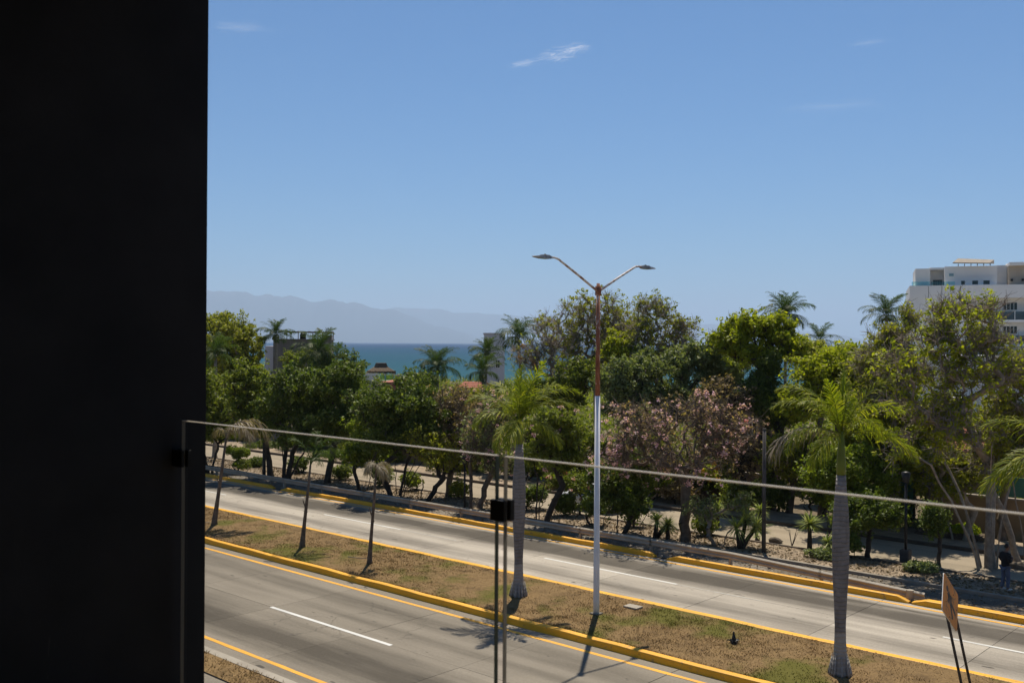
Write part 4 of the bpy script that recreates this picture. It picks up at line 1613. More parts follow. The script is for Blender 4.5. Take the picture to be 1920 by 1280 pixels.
tree('street_tree', 'green tree with pink blossoms right of the first royal palm', gb(1012, 980), [(1040, 800, 60, 38), (1020, 845, 52, 42), (1075, 830, 45, 42)],
     'leaf_mid', 'dark_bark', 72, 180, 0.65, 0.17, 0.16, 3, 0.4, 9, 0.9, [('pink', 22, 26, 0.1)], seed=10, group=GA)
tree('street_tree', 'dark shrubby tree right behind the white lamp pole', gb(1160, 1000), [(1140, 900, 44, 40), (1170, 940, 50, 38), (1195, 880, 40, 36)],
     'leaf_dark', 'dark_bark', 60, 190, 0.6, 0.16, 0.13, 3, 0.3, 7, seed=11, group=GA)
tree('street_tree', 'wide pink trumpet tree, twiggy and nearly leafless, full of pink blossom', gb(1283, 1012), [(1205, 795, 76, 46), (1290, 790, 96, 54), (1360, 805, 70, 56), (1260, 850, 120, 44), (1170, 850, 50, 50)],
     'leaf_dry', 'bark', 120, 10, 0.9, 0.14, 0.24, 1, 0.42, 16, 1.2, [('pink', 210, 8, 0.09, 0.12), ('pink', 90, 22, 0.10, 0.19), ('hot_pink', 3, 6, 0.1, 0.1)], seed=12, group=GA, spread=0.8, tuft=(0.14, 5, 0.16))
tree('street_tree', 'small bare V-shaped tree in front of the yuccas', gb(1346, 1022), [(1320, 955, 26, 22), (1378, 945, 26, 20)],
     'leaf_grey', 'pale_bark', 14, 40, 0.4, 0.15, 0.09, 2, 0.35, 10, 0.7, seed=13, group=GA)
tree('street_tree', 'bushy green tree behind the second royal palm', gb(1560, 1000), [(1545, 880, 52, 50), (1590, 870, 52, 46), (1640, 890, 55, 50), (1600, 930, 60, 34)],
     'leaf_bright', 'dark_bark', 100, 210, 0.62, 0.16, 0.17, 2, 0.3, 6, seed=14, group=GA)
tree('street_tree', 'small round-headed dark tree on the dirt strip right of the second royal palm', gb(1627, 1041), [(1620, 952, 58, 30), (1600, 970, 50, 24), (1650, 965, 46, 26)],
     'leaf_dark', 'dark_bark', 62, 210, 0.5, 0.14, 0.11, 1, 0.55, 6, 0.7, seed=15, group=GA)
tree('street_tree', 'slim dark sapling between the black lamp post and the big tree', gb(1761, 1058), [(1752, 965, 32, 22), (1745, 985, 26, 18)],
     'leaf_dark', 'dark_bark', 26, 170, 0.42, 0.13, 0.085, 1, 0.6, 6, 0.6, seed=16, group=GA)
tree('street_tree', 'huge spreading tree with many grey limbs behind the standing person', gb(1850, 1063),
     [(1810, 585, 86, 34), (1760, 640, 70, 40), (1850, 640, 60, 36), (1700, 690, 60, 40), (1810, 700, 90, 46), (1730, 760, 70, 40), (1880, 700, 50, 36), (1790, 800, 80, 50), (1690, 830, 40, 40)],
     'leaf_gold', 'grey_bark', 230, 52, 0.5, 0.18, 0.2, 6, 0.42, 13, 1.0, seed=17, group=GA, spread=1.3, leafless=0.5, tuft=(0.26, 9, 0.24))
tree('street_tree', 'spreading olive tree at the right edge of the photo', gb(1925, 1052),
     [(1900, 700, 40, 44), (1890, 770, 52, 44), (1930, 820, 60, 60), (1870, 850, 50, 44)],
     'leaf_olive', 'grey_bark', 100, 50, 0.55, 0.18, 0.16, 4, 0.4, 13, 1.0, seed=18, group=GA, spread=0.8, tuft=(0.32, 9, 0.24), leafless=0.3)

# --- trees behind the service road
tree('garden_tree', 'tall rounded olive green tree rising beside the black wall', yb(425, 57), [(420, 622, 64, 44), (445, 655, 60, 44), (390, 650, 46, 54), (430, 700, 66, 40)],
     'leaf_olive', 'bark', 210, 230, 0.85, 0.22, 0.3, 1, 0.4, 5, seed=31, group=GB)
tree('garden_tree', 'dark green tree top just left of the thatched hut', yb(640, 62), [(640, 690, 56, 34), (600, 710, 50, 34), (662, 722, 36, 26)],
     'leaf_dark', 'dark_bark', 90, 220, 0.85, 0.22, 0.25, 1, 0.4, 5, seed=32, group=GB)
tree('garden_tree', 'dark green tree below the lone coconut palm', yb(780, 60), [(752, 745, 44, 26), (790, 728, 44, 34), (850, 750, 40, 28)],
     'leaf_dark', 'dark_bark', 90, 220, 0.8, 0.22, 0.25, 1, 0.4, 5, seed=33, group=GB)
tree('garden_tree', 'tall airy tree of bare grey twigs with olive tufts behind the lamp pole', yb(1120, 60), [(1110, 580, 66, 26), (1080, 625, 66, 40), (1150, 620, 60, 42), (1120, 680, 80, 34)],
     'leaf_olive', 'pale_bark', 170, 26, 0.40, 0.19, 0.26, 1, 0.5, 18, 1.3, seed=34, group=GB, leafless=0.45, tuft=(0.34, 8, 0.2))
tree('garden_tree', 'small bare grey tree at the left foot of the airy tree', yb(1030, 61), [(1020, 612, 30, 22), (1035, 650, 44, 32), (1050, 690, 60, 30), (988, 668, 34, 26)],
     'leaf_olive', 'pale_bark', 100, 16, 0.4, 0.18, 0.2, 1, 0.5, 18, 1.2, [('orange', 7, 40, 0.16, 0.22)], seed=35, group=GB, leafless=0.55, tuft=(0.2, 7, 0.2))
tree('garden_tree', 'feathery olive tree with bare tips left of the olive green tree', yb(1235, 59), [(1225, 585, 42, 26), (1200, 625, 52, 36), (1265, 625, 42, 34), (1230, 670, 70, 30)],
     'leaf_olive', 'pale_bark', 130, 32, 0.42, 0.18, 0.24, 1, 0.5, 16, 1.2, seed=36, group=GB, leafless=0.4, tuft=(0.36, 8, 0.2))
tree('garden_tree', 'broad grey green tree in the middle of the tree line', yb(1235, 54), [(1200, 690, 64, 34), (1280, 690, 64, 40), (1150, 715, 50, 34), (1240, 735, 90, 30), (1330, 710, 40, 32), (1180, 765, 70, 34), (1290, 765, 70, 30)],
     'leaf_grey', 'dark_bark', 170, 200, 0.75, 0.18, 0.32, 2, 0.4, 6, seed=37, group=GB)
tree('garden_tree', 'yellow green tree tucked behind the rusty pole', yb(1170, 57), [(1160, 650, 36, 26), (1185, 665, 44, 24)],
     'leaf_gold', 'bark', 44, 150, 0.55, 0.2, 0.16, 1, 0.5, 8, seed=38, group=GB)
tree('garden_tree', 'olive green tree with bright leaf clumps and a dark ivy-clad trunk', yb(1440, 53), [(1370, 640, 42, 30), (1400, 615, 46, 26), (1450, 620, 44, 30), (1480, 650, 46, 26), (1415, 660, 60, 24)],
     'leaf_gold', 'dark_bark', 120, 150, 0.55, 0.2, 0.34, 1, 0.62, 7, seed=39, group=GB)
tree('garden_tree', 'dark ivy-smothered trunk and lower crown under the olive green tree', yb(1446, 52), [(1446, 690, 24, 34), (1440, 760, 44, 46), (1470, 760, 44, 36), (1420, 720, 36, 30)],
     'leaf_dark', 'dark_bark', 90, 170, 0.6, 0.18, 0.28, 1, 0.4, 6, seed=40, group=GB)
tree('garden_tree', 'golden olive tree behind the crown of the second royal palm', yb(1545, 52), [(1530, 700, 52, 30), (1580, 690, 52, 34), (1550, 740, 66, 40), (1500, 760, 40, 36), (1625, 720, 40, 36)],
     'leaf_gold', 'bark', 140, 170, 0.62, 0.19, 0.24, 1, 0.35, 8, seed=41, group=GB)
tree('garden_tree', 'sparse olive tree below the palm beside the apartment block', yb(1680, 50), [(1665, 640, 44, 34), (1700, 600, 28, 24), (1640, 685, 50, 34), (1690, 690, 52, 40), (1660, 740, 60, 34)],
     'leaf_olive', 'pale_bark', 140, 60, 0.5, 0.18, 0.24, 1, 0.42, 13, 1.0, seed=42, group=GB, leafless=0.3, tuft=(0.36, 9, 0.24))
tree('garden_tree', 'dark green tree filling the gap behind the first royal palm', yb(985, 54), [(960, 745, 50, 30), (1010, 735, 50, 30), (940, 780, 40, 30), (1060, 745, 40, 28)],
     'leaf_dark', 'dark_bark', 90, 210, 0.8, 0.2, 0.22, 1, 0.35, 6, seed=43, group=GB)
tree('garden_tree', 'dry twiggy tree right of the pink trumpet tree', yb(1400, 50), [(1395, 850, 40, 50), (1370, 760, 44, 34), (1345, 740, 36, 26)],
     'leaf_dry', 'dark_bark', 80, 30, 0.7, 0.17, 0.16, 1, 0.4, 14, 1.1, seed=44, group=GB, tuft=(0.25, 6, 0.2))
tree('garden_tree', 'brown-trunked tree behind the grey concrete pole', gb(1479, 962), [(1490, 875, 44, 32), (1460, 850, 40, 36), (1520, 850, 36, 36)],
     'leaf_olive', 'bark', 60, 100, 0.6, 0.17, 0.2, 1, 0.45, 12, 0.9, seed=45, group=GB)
tree('garden_tree', 'dark green tree deep in the gardens left of the yellow shrubs', yb(1700, 52), [(1690, 880, 60, 44), (1740, 900, 50, 36), (1660, 850, 50, 36)],
     'leaf_mid', 'dark_bark', 90, 170, 0.65, 0.18, 0.2, 2, 0.3, 8, seed=46, group=GB)
tree('garden_tree', 'deep green tree behind the dense fig tree', yb(520, 55), [(500, 740, 50, 38), (550, 760, 60, 40), (470, 780, 50, 36)],
     'leaf_mid', 'dark_bark', 90, 190, 0.8, 0.21, 0.22, 1, 0.4, 5, seed=47, group=GB)
tree('garden_tree', 'dark tree in the gardens behind the fan-stemmed olive tree', yb(770, 52), [(740, 800, 60, 40), (690, 790, 50, 40), (800, 820, 50, 34)],
     'leaf_dark', 'dark_bark', 90, 190, 0.8, 0.2, 0.22, 1, 0.35, 5, seed=48, group=GB)
tree('garden_tree', 'dark leafy tree behind the parked car', yb(1110, 51), [(1090, 840, 60, 40), (1140, 860, 50, 40), (1060, 870, 50, 30), (1180, 900, 50, 36)],
     'leaf_mid', 'dark_bark', 100, 170, 0.7, 0.18, 0.2, 2, 0.3, 7, seed=49, group=GB)
tree('garden_tree', 'dark leafy tree behind the pink trumpet tree', yb(1290, 50.5), [(1260, 880, 66, 40), (1320, 890, 60, 40), (1350, 840, 50, 40), (1220, 830, 50, 40)],
     'leaf_mid', 'dark_bark', 110, 150, 0.7, 0.18, 0.2, 2, 0.3, 8, seed=50, group=GB)
tree('garden_tree', 'low olive tree in front of the red tile roofs', yb(1800, 49.5), [(1760, 860, 50, 36), (1830, 880, 44, 36), (1790, 900, 60, 30)],
     'leaf_olive', 'pale_bark', 70, 110, 0.55, 0.17, 0.16, 2, 0.35, 10, seed=51, group=GB, leafless=0.15)

# --- low scrub and gardens between the tree line and the beach, one mass from here
def scrub():
    r = np.random.default_rng(77)
    n = 2100
    Y = 58 + 105 * r.random(n) ** 0.9
    # spread over the wedge of land the balcony looks across
    a, b_ = ray(40, 642), ray(2080, 642)
    u = r.random(n)
    X = (a[0] / a[1] * (1 - u) + b_[0] / b_[1] * u) * Y
    h = np.interp(Y, [58, 90, 165], [3.4, 3.2, 1.6]) * (0.5 + 0.6 * r.random(n))
    V, Fq = [], []
    off = 0
    for k in range(3):
        C = np.stack([X + r.normal(0, 0.9, n), Y + r.normal(0, 0.9, n), h * (0.25 + 0.3 * k)], 1)
        v, f_ = leaf_quads(C, 20, np.full(n, 1.5), 0.42, r, 0.7, 0.55)
        V.append(v)
        Fq.append(f_ + off)
        off += len(v)
    tag(link('undergrowth', np_mesh('undergrowth', np.concatenate(V), np.concatenate(Fq)), M['leaf_mid']),
        'low green scrub filling the gardens between the trees and the beach', 'undergrowth', kind='stuff')


scrub()

# --- shrubs and bushes
GS = 'shrubs among the street trees'
tree('shrub', 'trimmed flat-topped green topiary bush on a leafy foot', gb(447, 884), [(445, 848, 26, 11)], 'leaf_bright', 'dark_bark', 30, 260, 0.34, 0.12, 0.07, 1, 0.7, 3, 0.3, seed=61, cat='shrub', group=GS, shell=0.7)
tree('shrub', 'loose green bush at the foot of the trimmed topiary', gb(452, 886), [(452, 868, 20, 12)], 'leaf_mid', 'dark_bark', 16, 120, 0.35, 0.13, 0.04, 2, 0.5, 6, 0.4, seed=62, cat='shrub', group=GS)
tree('shrub', 'bright yellow green shrub in the raised brick bed', yb(1812, 50.2), [(1812, 1000, 22, 10), (1790, 1000, 16, 9)], 'leaf_lime', 'bark', 34, 200, 0.3, 0.12, 0.04, 2, 0.4, 4, 0.3, seed=63, cat='shrub', group=GS, zb=0.3)
tree('shrub', 'yellow green spiky shrub left of the brightest one', yb(1765, 50.2), [(1768, 998, 16, 9)], 'leaf_bright', 'bark', 22, 180, 0.3, 0.14, 0.04, 2, 0.4, 4, 0.3, seed=64, cat='shrub', group=GS, zb=0.3)
tree('shrub', 'low grey green shrub behind the sapling', yb(1728, 50.2), [(1728, 1000, 18, 10)], 'leaf_grey', 'bark', 22, 150, 0.3, 0.13, 0.04, 2, 0.4, 4, 0.3, seed=65, cat='shrub', group=GS, zb=0.3)
tree('shrub', 'low dark groundcover bush on the strip edge beside the grey trunk', gb(1540, 1046), [(1545, 1040, 32, 8)], 'leaf_grey', 'dark_bark', 30, 140, 0.28, 0.11, 0.03, 2, 0.5, 6, 0.3, seed=66, cat='shrub', group=GS)
tree('shrub', 'low dark bush on the strip edge under the sapling', gb(1730, 1072), [(1728, 1066, 36, 8)], 'leaf_grey', 'dark_bark', 30, 120, 0.28, 0.11, 0.03, 2, 0.5, 6, 0.3, seed=67, cat='shrub', group=GS)
tree('shrub', 'oleander bush with hot pink flowers in front of the parked car', gb(1080, 965), [(1075, 905, 34, 20), (1050, 900, 30, 16)], 'leaf_mid', 'dark_bark', 36, 120, 0.5, 0.16, 0.06, 3, 0.4, 7, 0.6, [('hot_pink', 10, 14, 0.11, 0.11), ('pink', 8, 14, 0.11, 0.11)], seed=68, cat='shrub', group=GS)
tree('shrub', 'dark green shrub behind the guard rail left of the lamp pole', gb(1120, 985), [(1115, 950, 30, 22)], 'leaf_dark', 'dark_bark', 30, 160, 0.45, 0.14, 0.06, 3, 0.4, 6, 0.5, seed=69, cat='shrub', group=GS)
tree('shrub', 'orange-tinged bush under the pink trumpet tree', yb(1325, 48.5), [(1325, 885, 20, 12)], 'leaf_gold', 'bark', 20, 140, 0.4, 0.15, 0.05, 2, 0.4, 6, 0.4, [('orange', 10, 30, 0.12, 0.16)], seed=70, cat='shrub', group=GS)
tree('shrub', 'brown dry bush on the far kerb left of the car', yb(1035, 48.5), [(1035, 915, 26, 12)], 'leaf_dry', 'bark', 22, 120, 0.4, 0.14, 0.04, 2, 0.4, 8, 0.4, seed=71, cat='shrub', group=GS)
tree('shrub', 'green hedge bush in front of the low wall behind the fig trees', yb(620, 49.5), [(625, 855, 40, 14)], 'leaf_dark', 'dark_bark', 36, 150, 0.45, 0.15, 0.05, 3, 0.4, 5, 0.4, seed=72, cat='shrub', group=GS)
tree('shrub', 'dark hedge bush at the far kerb near the black wall', yb(490, 49.5), [(490, 842, 40, 14)], 'leaf_dark', 'dark_bark', 36, 150, 0.45, 0.15, 0.05, 3, 0.4, 5, 0.4, seed=73, cat='shrub', group=GS)


# --- the shady understorey along the gardens behind the service road
GU = 'bushes along the far side of the service road'
for k, (px, Y, h, wpx, leaf, what) in enumerate([
        (385, 50.5, 1.9, 34, 'leaf_mid', 'green bush at the far kerb right beside the black wall'),
        (425, 51.5, 2.6, 40, 'leaf_dark', 'dark bush behind the trimmed topiary bush'),
        (545, 50.2, 2.0, 42, 'leaf_dark', 'dark bush seen between the stems of the dense fig tree'),
        (585, 51.4, 2.8, 40, 'leaf_mid', 'taller green bush behind the fig tree and the flared trunk'),
        (665, 50.3, 2.2, 40, 'leaf_mid', 'green bush behind the small bright green tree'),
        (715, 50.0, 1.7, 38, 'leaf_olive', 'olive bush in front of the shaded tan garden wall'),
        (838, 50.1, 1.6, 36, 'leaf_olive', 'olive bush at the right end of the shaded tan wall'),
        (885, 50.6, 2.3, 44, 'leaf_grey', 'grey green bush behind the twiggy tree near the clamp'),
        (935, 50.0, 2.0, 44, 'leaf_mid', 'green bush right behind the glass joint'),
        (985, 50.4, 2.5, 44, 'leaf_dark', 'dark bush behind the trunk of the first royal palm'),
        (1150, 49.6, 2.0, 44, 'leaf_dark', 'dark bush behind the shrubby tree at the lamp pole'),
        (1215, 49.4, 1.8, 44, 'leaf_mid', 'green bush left of the pink trumpet tree trunk'),
        (1275, 49.2, 1.5, 40, 'leaf_dry', 'dry brownish bush behind the pink trumpet tree trunk'),
        (1375, 49.5, 1.8, 40, 'leaf_mid', 'green bush behind the double-headed yucca'),
        (1445, 50.6, 2.2, 44, 'leaf_dark', 'dark bush right of the grey concrete pole'),
        (1530, 50.8, 2.3, 46, 'leaf_mid', 'green bush behind the single-headed yucca'),
        (1600, 50.5, 2.4, 48, 'leaf_dark', 'dark bush behind the trunk of the second royal palm'),
        (1662, 50.8, 2.1, 44, 'leaf_dark', 'dark bush left of the short teal fence')]):
    g = yb(px, Y)
    d_ = depth((g[0], g[1], 0))
    top = 643 + (CAM[2] - h) / d_ * F
    bot = 643 + (CAM[2] - 0.3) / d_ * F
    tree('shrub', what, g, [(px, (top + bot) / 2, wpx, (bot - top) / 2), (px + wpx * 0.5, (top + bot) / 2 + 8, wpx * 0.7, (bot - top) / 2.6)], leaf, 'dark_bark', 40, 130, 0.5, 0.16, 0.06, 3, 0.4, 5, 0.5,
         seed=200 + k, cat='shrub', group=GU)

GM = 'low bushes among the trunks of the planted strip'
for k, (px, Y, h, wpx, leaf, what) in enumerate([
        (478, 41.6, 1.1, 18, 'leaf_dark', 'dark low bush right of the grey post behind the guard rail'),
        (560, 41.9, 1.5, 26, 'leaf_dark', 'dark bush at the feet of the dense fig tree'),
        (640, 41.8, 1.2, 22, 'leaf_mid', 'green bush right of the flared tree trunk'),
        (715, 41.7, 1.6, 26, 'leaf_dark', 'dark bush left of the fan of dark stems'),
        (770, 41.9, 1.4, 22, 'leaf_mid', 'green bush right of the fan of dark stems'),
        (862, 41.8, 1.2, 20, 'leaf_olive', 'olive bush at the foot of the slim black lamp post'),
        (1000, 41.8, 1.7, 30, 'leaf_dark', 'dark bush right of the first royal palm trunk'),
        (1060, 41.5, 1.3, 28, 'leaf_dark', 'dark bush in front of the white parked car'),
        (1190, 41.8, 1.8, 30, 'leaf_dark', 'dark bush between the lamp pole and the narrow yuccas'),
        (1320, 42.0, 1.1, 22, 'leaf_mid', 'low green bush right of the pink trumpet tree trunk'),
        (1590, 41.9, 1.3, 26, 'leaf_dark', 'dark bush at the left foot of the second royal palm')]):
    g = yb(px, Y)
    d_ = depth((g[0], g[1], 0))
    top = 643 + (CAM[2] - h) / d_ * F
    bot = 643 + (CAM[2] - 0.2) / d_ * F
    tree('shrub', what, g, [(px, (top + bot) / 2, wpx, (bot - top) / 2)], leaf, 'dark_bark', 26, 110, 0.42, 0.15, 0.05, 3, 0.4, 5, 0.4, seed=400 + k, cat='shrub', group=GM)

# --- more garden trees that close the gaps between the big crowns
for k, (px, Y, lobes, leaf, n_, what) in enumerate([
        (455, 62, [(455, 690, 46, 30), (480, 715, 50, 34)], 'leaf_gold', 70, 'yellow green tree between the tall olive tree and the coconut palm'),
        (570, 66, [(552, 674, 34, 20), (590, 676, 42, 22), (618, 700, 40, 24)], 'leaf_mid', 80, 'green tree below the grey concrete house'),
        (690, 56, [(700, 760, 44, 34), (675, 790, 40, 34)], 'leaf_mid', 60, 'mid green tree between the flared trunk and the fan-stemmed tree'),
        (880, 58, [(885, 745, 40, 22), (915, 755, 36, 26), (860, 765, 40, 30)], 'leaf_olive', 64, 'olive tree under the low yellowing palm'),
        (1095, 56, [(1085, 700, 50, 34), (1060, 740, 50, 34)], 'leaf_mid', 80, 'mid green tree between the first royal palm and the lamp pole'),
        (1330, 56, [(1325, 665, 48, 34), (1360, 690, 50, 40), (1300, 665, 40, 30)], 'leaf_grey', 100, 'grey green tree between the broad tree and the olive green tree'),
        (1500, 58, [(1510, 665, 44, 22), (1545, 680, 44, 24)], 'leaf_olive', 70, 'olive tree crown right of the ivy-clad trunk'),
        (1600, 57, [(1590, 665, 44, 22), (1625, 680, 40, 26)], 'leaf_gold', 70, 'golden tree under the small coconut palm top'),
        (1640, 50.5, [(1640, 800, 60, 40), (1680, 790, 50, 36), (1610, 830, 50, 36)], 'leaf_olive', 100, 'olive tree right behind the crown of the second royal palm'),
        (1745, 51, [(1740, 800, 50, 34), (1765, 770, 50, 34), (1720, 850, 50, 30)], 'leaf_olive', 84, 'olive tree among the limbs of the huge spreading tree'),
        (1880, 51, [(1870, 800, 50, 34), (1895, 850, 46, 34)], 'leaf_mid', 70, 'green tree in front of the right-hand tile roof')]):
    tree('garden_tree', what, yb(px, Y), lobes, leaf, 'bark', n_, 150, 0.62, 0.19, 0.18, 1, 0.4, 8, 0.8, seed=300 + k, group=GB)

# yuccas: rosettes of stiff blades on short trunks
def yucca(px, py, pyc, rpx, label, n=130, seed=0, heads=1, mat='yucca'):
    b = G(px, py, 0.08)
    d = depth(b)
    r = np.random.default_rng(seed)
    root = empty('yucca', b, label=label, cat='yucca', group='yuccas in the strip behind the guard rail')
    zc = (py - pyc) / F * d
    L = rpx / F * d
    tm = MB()
    V = []
    for h in range(heads):
        o_ = np.array([r.normal(0, 0.35), r.normal(0, 0.35), zc + r.normal(0, 0.2)]) if heads > 1 else np.array([0, 0, zc])
        tm.tube([(0, 0, -0.1), o_ * 0.5, o_], [0.13, 0.10, 0.08], 8)
        el = np.arcsin(np.clip(r.random(n) * 1.5 - 0.55, -0.6, 0.98))
        a = r.random(n) * 6.283
        dv = np.stack([np.cos(el) * np.cos(a), np.cos(el) * np.sin(a), np.sin(el)], 1)
        ln = (L * (0.75 + 0.4 * r.random(n)))[:, None]
        sd = nrm(np.cross(dv, np.array([0, 0, 1.0]))) * 0.028
        mid = o_ + dv * ln * 0.5
        tip = o_ + dv * ln + np.array([0, 0, -1.0]) * ln * (0.22 * r.random((n, 1)))
        base = np.repeat(o_[None], n, 0)
        q = np.stack([base - sd * 0.7, base + sd * 0.7, mid + sd, mid - sd], 1).reshape(-1, 3)
        q2 = np.stack([mid - sd, mid + sd, tip + sd * 0.1, tip - sd * 0.1], 1).reshape(-1, 3)
        V += [q, q2]
    tm.build('trunk', M['dark_bark'], root, True)
    V = np.concatenate(V)
    link('crown', np_mesh('crown', V, np.arange(len(V)).reshape(-1, 4)), M[mat], root)
    return root


yucca(1388, 1028, 978, 34, 'full double-headed yucca just left of the grey concrete pole', 110, 1, 3)
yucca(1518, 1026, 982, 30, 'single-headed yucca on a bare trunk between pole and second royal palm', 150, 2)
yucca(1228, 1008, 970, 24, 'narrow yucca left of the pink trumpet tree trunk, the taller of two', 90, 3, 2)
yucca(1252, 1010, 988, 22, 'short yucca right against the pink trumpet tree trunk', 100, 4)
yucca(1552, 1034, 1016, 22, 'low spiky agave-like yucca at the foot of the grey trunk', 80, 5)
yucca(1345, 985, 955, 26, 'shaded yucca behind the bare V-shaped tree', 90, 6)
yucca(1425, 990, 955, 24, 'shaded yucca behind the grey concrete pole', 90, 7)
yucca(1420, 1010, 1004, 12, 'tiny yucca seedling right of the double-headed yucca', 30, 8)


def bare_sapling(px, py, label, h, seed):
    r = np.random.default_rng(seed)
    b = G(px, py, 0.09)
    m = MB()
    for k in range(5):
        a = r.random() * 6.28
        t = np.array([math.cos(a) * 0.25, math.sin(a) * 0.25, h * (0.6 + 0.4 * r.random())])
        m.tube([(0, 0, -0.05), t * 0.5 + r.normal(0, 0.03, 3), t], [0.025, 0.016, 0.006], 5)
    o = m.build('bare_sapling', M['dark_bark'])
    o.location = tuple(b)
    return tag(o, label, 'sapling')


bare_sapling(1485, 1022, 'little bare sapling on the dirt strip between the pole and the yucca', 0.85, 3)


def rock(px, py, s, label, seed, z=0.09):
    r = np.random.default_rng(seed)
    b = G(px, py, z)
    import bmesh
    bm = bmesh.new()
    bmesh.ops.create_icosphere(bm, subdivisions=2, radius=1.0)
    for v_ in bm.verts:
        k = 1 + 0.22 * math.sin(v_.co.x * 3 + seed) * math.cos(v_.co.y * 4 + seed) + r.normal(0, 0.06)
        v_.co = Vector((v_.co.x * s * k, v_.co.y * s * 0.7 * k, v_.co.z * s * 0.45 * k))
    me = bpy.data.meshes.new('rock')
    bm.to_mesh(me)
    bm.free()
    o = link('rock', me, M['rock'])
    o.location = tuple(b)
    return tag(o, label, 'rock')


rock(1453, 1013, 0.36, 'brown rock on the dirt strip right of the grey pole', 1)
rock(1914, 1062, 0.5, 'dark boulder at the right edge beside the big tree', 2)


# the black stump on the median lawn, a hose and a flat cover
def dark_stump():
    b = G(1376, 1204, 0.19)
    root = empty('plant_stump', b, label='small black pointed plant stump on the dry median lawn', cat='plant stump')
    m = MB()
    m.tube([(0, 0, -0.05), (0, 0, 0.05), (0.0, 0, 0.16), (-0.01, 0.01, 0.25), (-0.015, 0.01, 0.335)], [0.10, 0.085, 0.06, 0.035, 0.028], 10)
    m.build('stem', M['black_tank'], root)
    for k in range(9):
        a = k * 0.7
        m = MB()
        l = 0.14 + 0.05 * (k % 3)
        m.tube([(0.05 * math.cos(a), 0.05 * math.sin(a), 0.06), (l * 0.8 * math.cos(a), l * 0.8 * math.sin(a), 0.07), (l * math.cos(a), l * math.sin(a), 0.0)], [0.03, 0.02, 0.004], 5)
        m.build('leaf_stub', M['black_tank'], root)
    return root


dark_stump()
o = MB().box(-0.28, 0.28, -0.2, 0.2, -0.02, 0.03).build('manhole_cover', M['gutter'])
o.location = tuple(G(1187, 1137, 0.2))
tag(o, 'flat pale concrete cover in the lawn right of the lamp pole', 'cover')
for (pa, pb, lab) in (((652, 1043), (690, 1046), 'pale thin cane lying at the foot of the dead grey palm'), ((376, 977), (394, 979), 'pale thin cane lying beside the arching dead palm')):
    A_, B_ = G(*pa, 0.23), G(*pb, 0.26)
    m = MB()
    m.tube([A_ - A_, (B_ - A_) * 0.5 - np.array([0, 0, 0.02]), B_ - A_], [0.016, 0.016, 0.012], 6)
    o = m.build('cane', M['kerb_stone'])
    o.location = tuple(A_)
    tag(o, lab, 'cane')


# ------------------------------------------------------------------ posts
def post(name, pb, ptop_y, rad, mat, label, cat, parts=None, foot=None):
    b = G(*pb, 0.08)
    d = depth(b)
    h = (pb[1] - ptop_y) / F * d
    root = empty(name, b, label=label, cat=cat)
    m = MB()
    m.tube([(0, 0, -0.1), (0, 0, h)], [rad * 1.1, rad * 0.9], 12)
    m.build('pole', M[mat], root, True)
    m = MB()
    m.tube([(0, 0, h), (0, 0, h + 0.05)], [rad * 1.15, rad * 0.9], 12)
    m.build('cap', M[mat], root, True)
    if foot:
        bevel(MB().box(-foot, foot, -foot, foot, -0.1, foot * 2.4).build('base', M['grey_post'], root), 0.04)
    return root, h


post('utility_pole', (1432, 1036), 805, 0.085, 'grey_post', 'plain grey concrete pole rising in front of the trees', 'pole')
post('steel_post', (495, 893), 828, 0.11, 'grey_post', 'grey post with a lit side behind the guard rail', 'post')


def garden_lamp(pb, ptop, label, foot):
    root, h = post('lamp_post', pb, ptop, 0.06, 'dark_post', label, 'lamp post', foot=foot)
    root['group'] = 'black lamp posts along the service road'
    m = MB()
    m.tube([(0, 0, h), (0, 0, h + 0.08), (0, 0, h + 0.45), (0, 0, h + 0.5)], [0.08, 0.13, 0.2, 0.06], 10)
    m.build('lantern', M['dark_post'], root, True)


garden_lamp((1698, 1050), 905, 'black lamp post on a square concrete base', 0.2)
garden_lamp((871, 953), 872, 'slim black lamp post left of the clamp', None)


# ------------------------------------------------------------------ buildings
def local(root, m, name, mat, smooth=False):
    return m.build(name, M[mat], root, smooth)


def building(name, px, d, label, cat='building', rz=0.0, zb=0.0, group=None):
    p = Wd(px, 642, d)
    return empty(name, (p[0], p[1], zb), RA + rz, label, cat, group)


def opening(root, x0, x1, z0, z1, y=0.0, fr='white_wall', gl='dark_glass', mullions=1, deep=0.12):
    """a window set in the wall face at y: frame proud of the wall, glass behind it, bars"""
    m = MB()
    t = 0.06
    m.box(x0, x1, y - 0.04, y + 0.02, z0, z0 + t).box(x0, x1, y - 0.04, y + 0.02, z1 - t, z1)
    m.box(x0, x0 + t, y - 0.04, y + 0.02, z0 + t, z1 - t).box(x1 - t, x1, y - 0.04, y + 0.02, z0 + t, z1 - t)
    for k in range(mullions):
        xm = x0 + (x1 - x0) * (k + 1) / (mullions + 1)
        m.box(xm - t / 2, xm + t / 2, y - 0.03, y + 0.02, z0 + t, z1 - t)
    f_ = local(root, m, 'window', fr)
    local(f_, MB().box(x0 + t, x1 - t, y - 0.012, y + 0.015, z0 + t, z1 - t), 'pane', gl)
    return f_


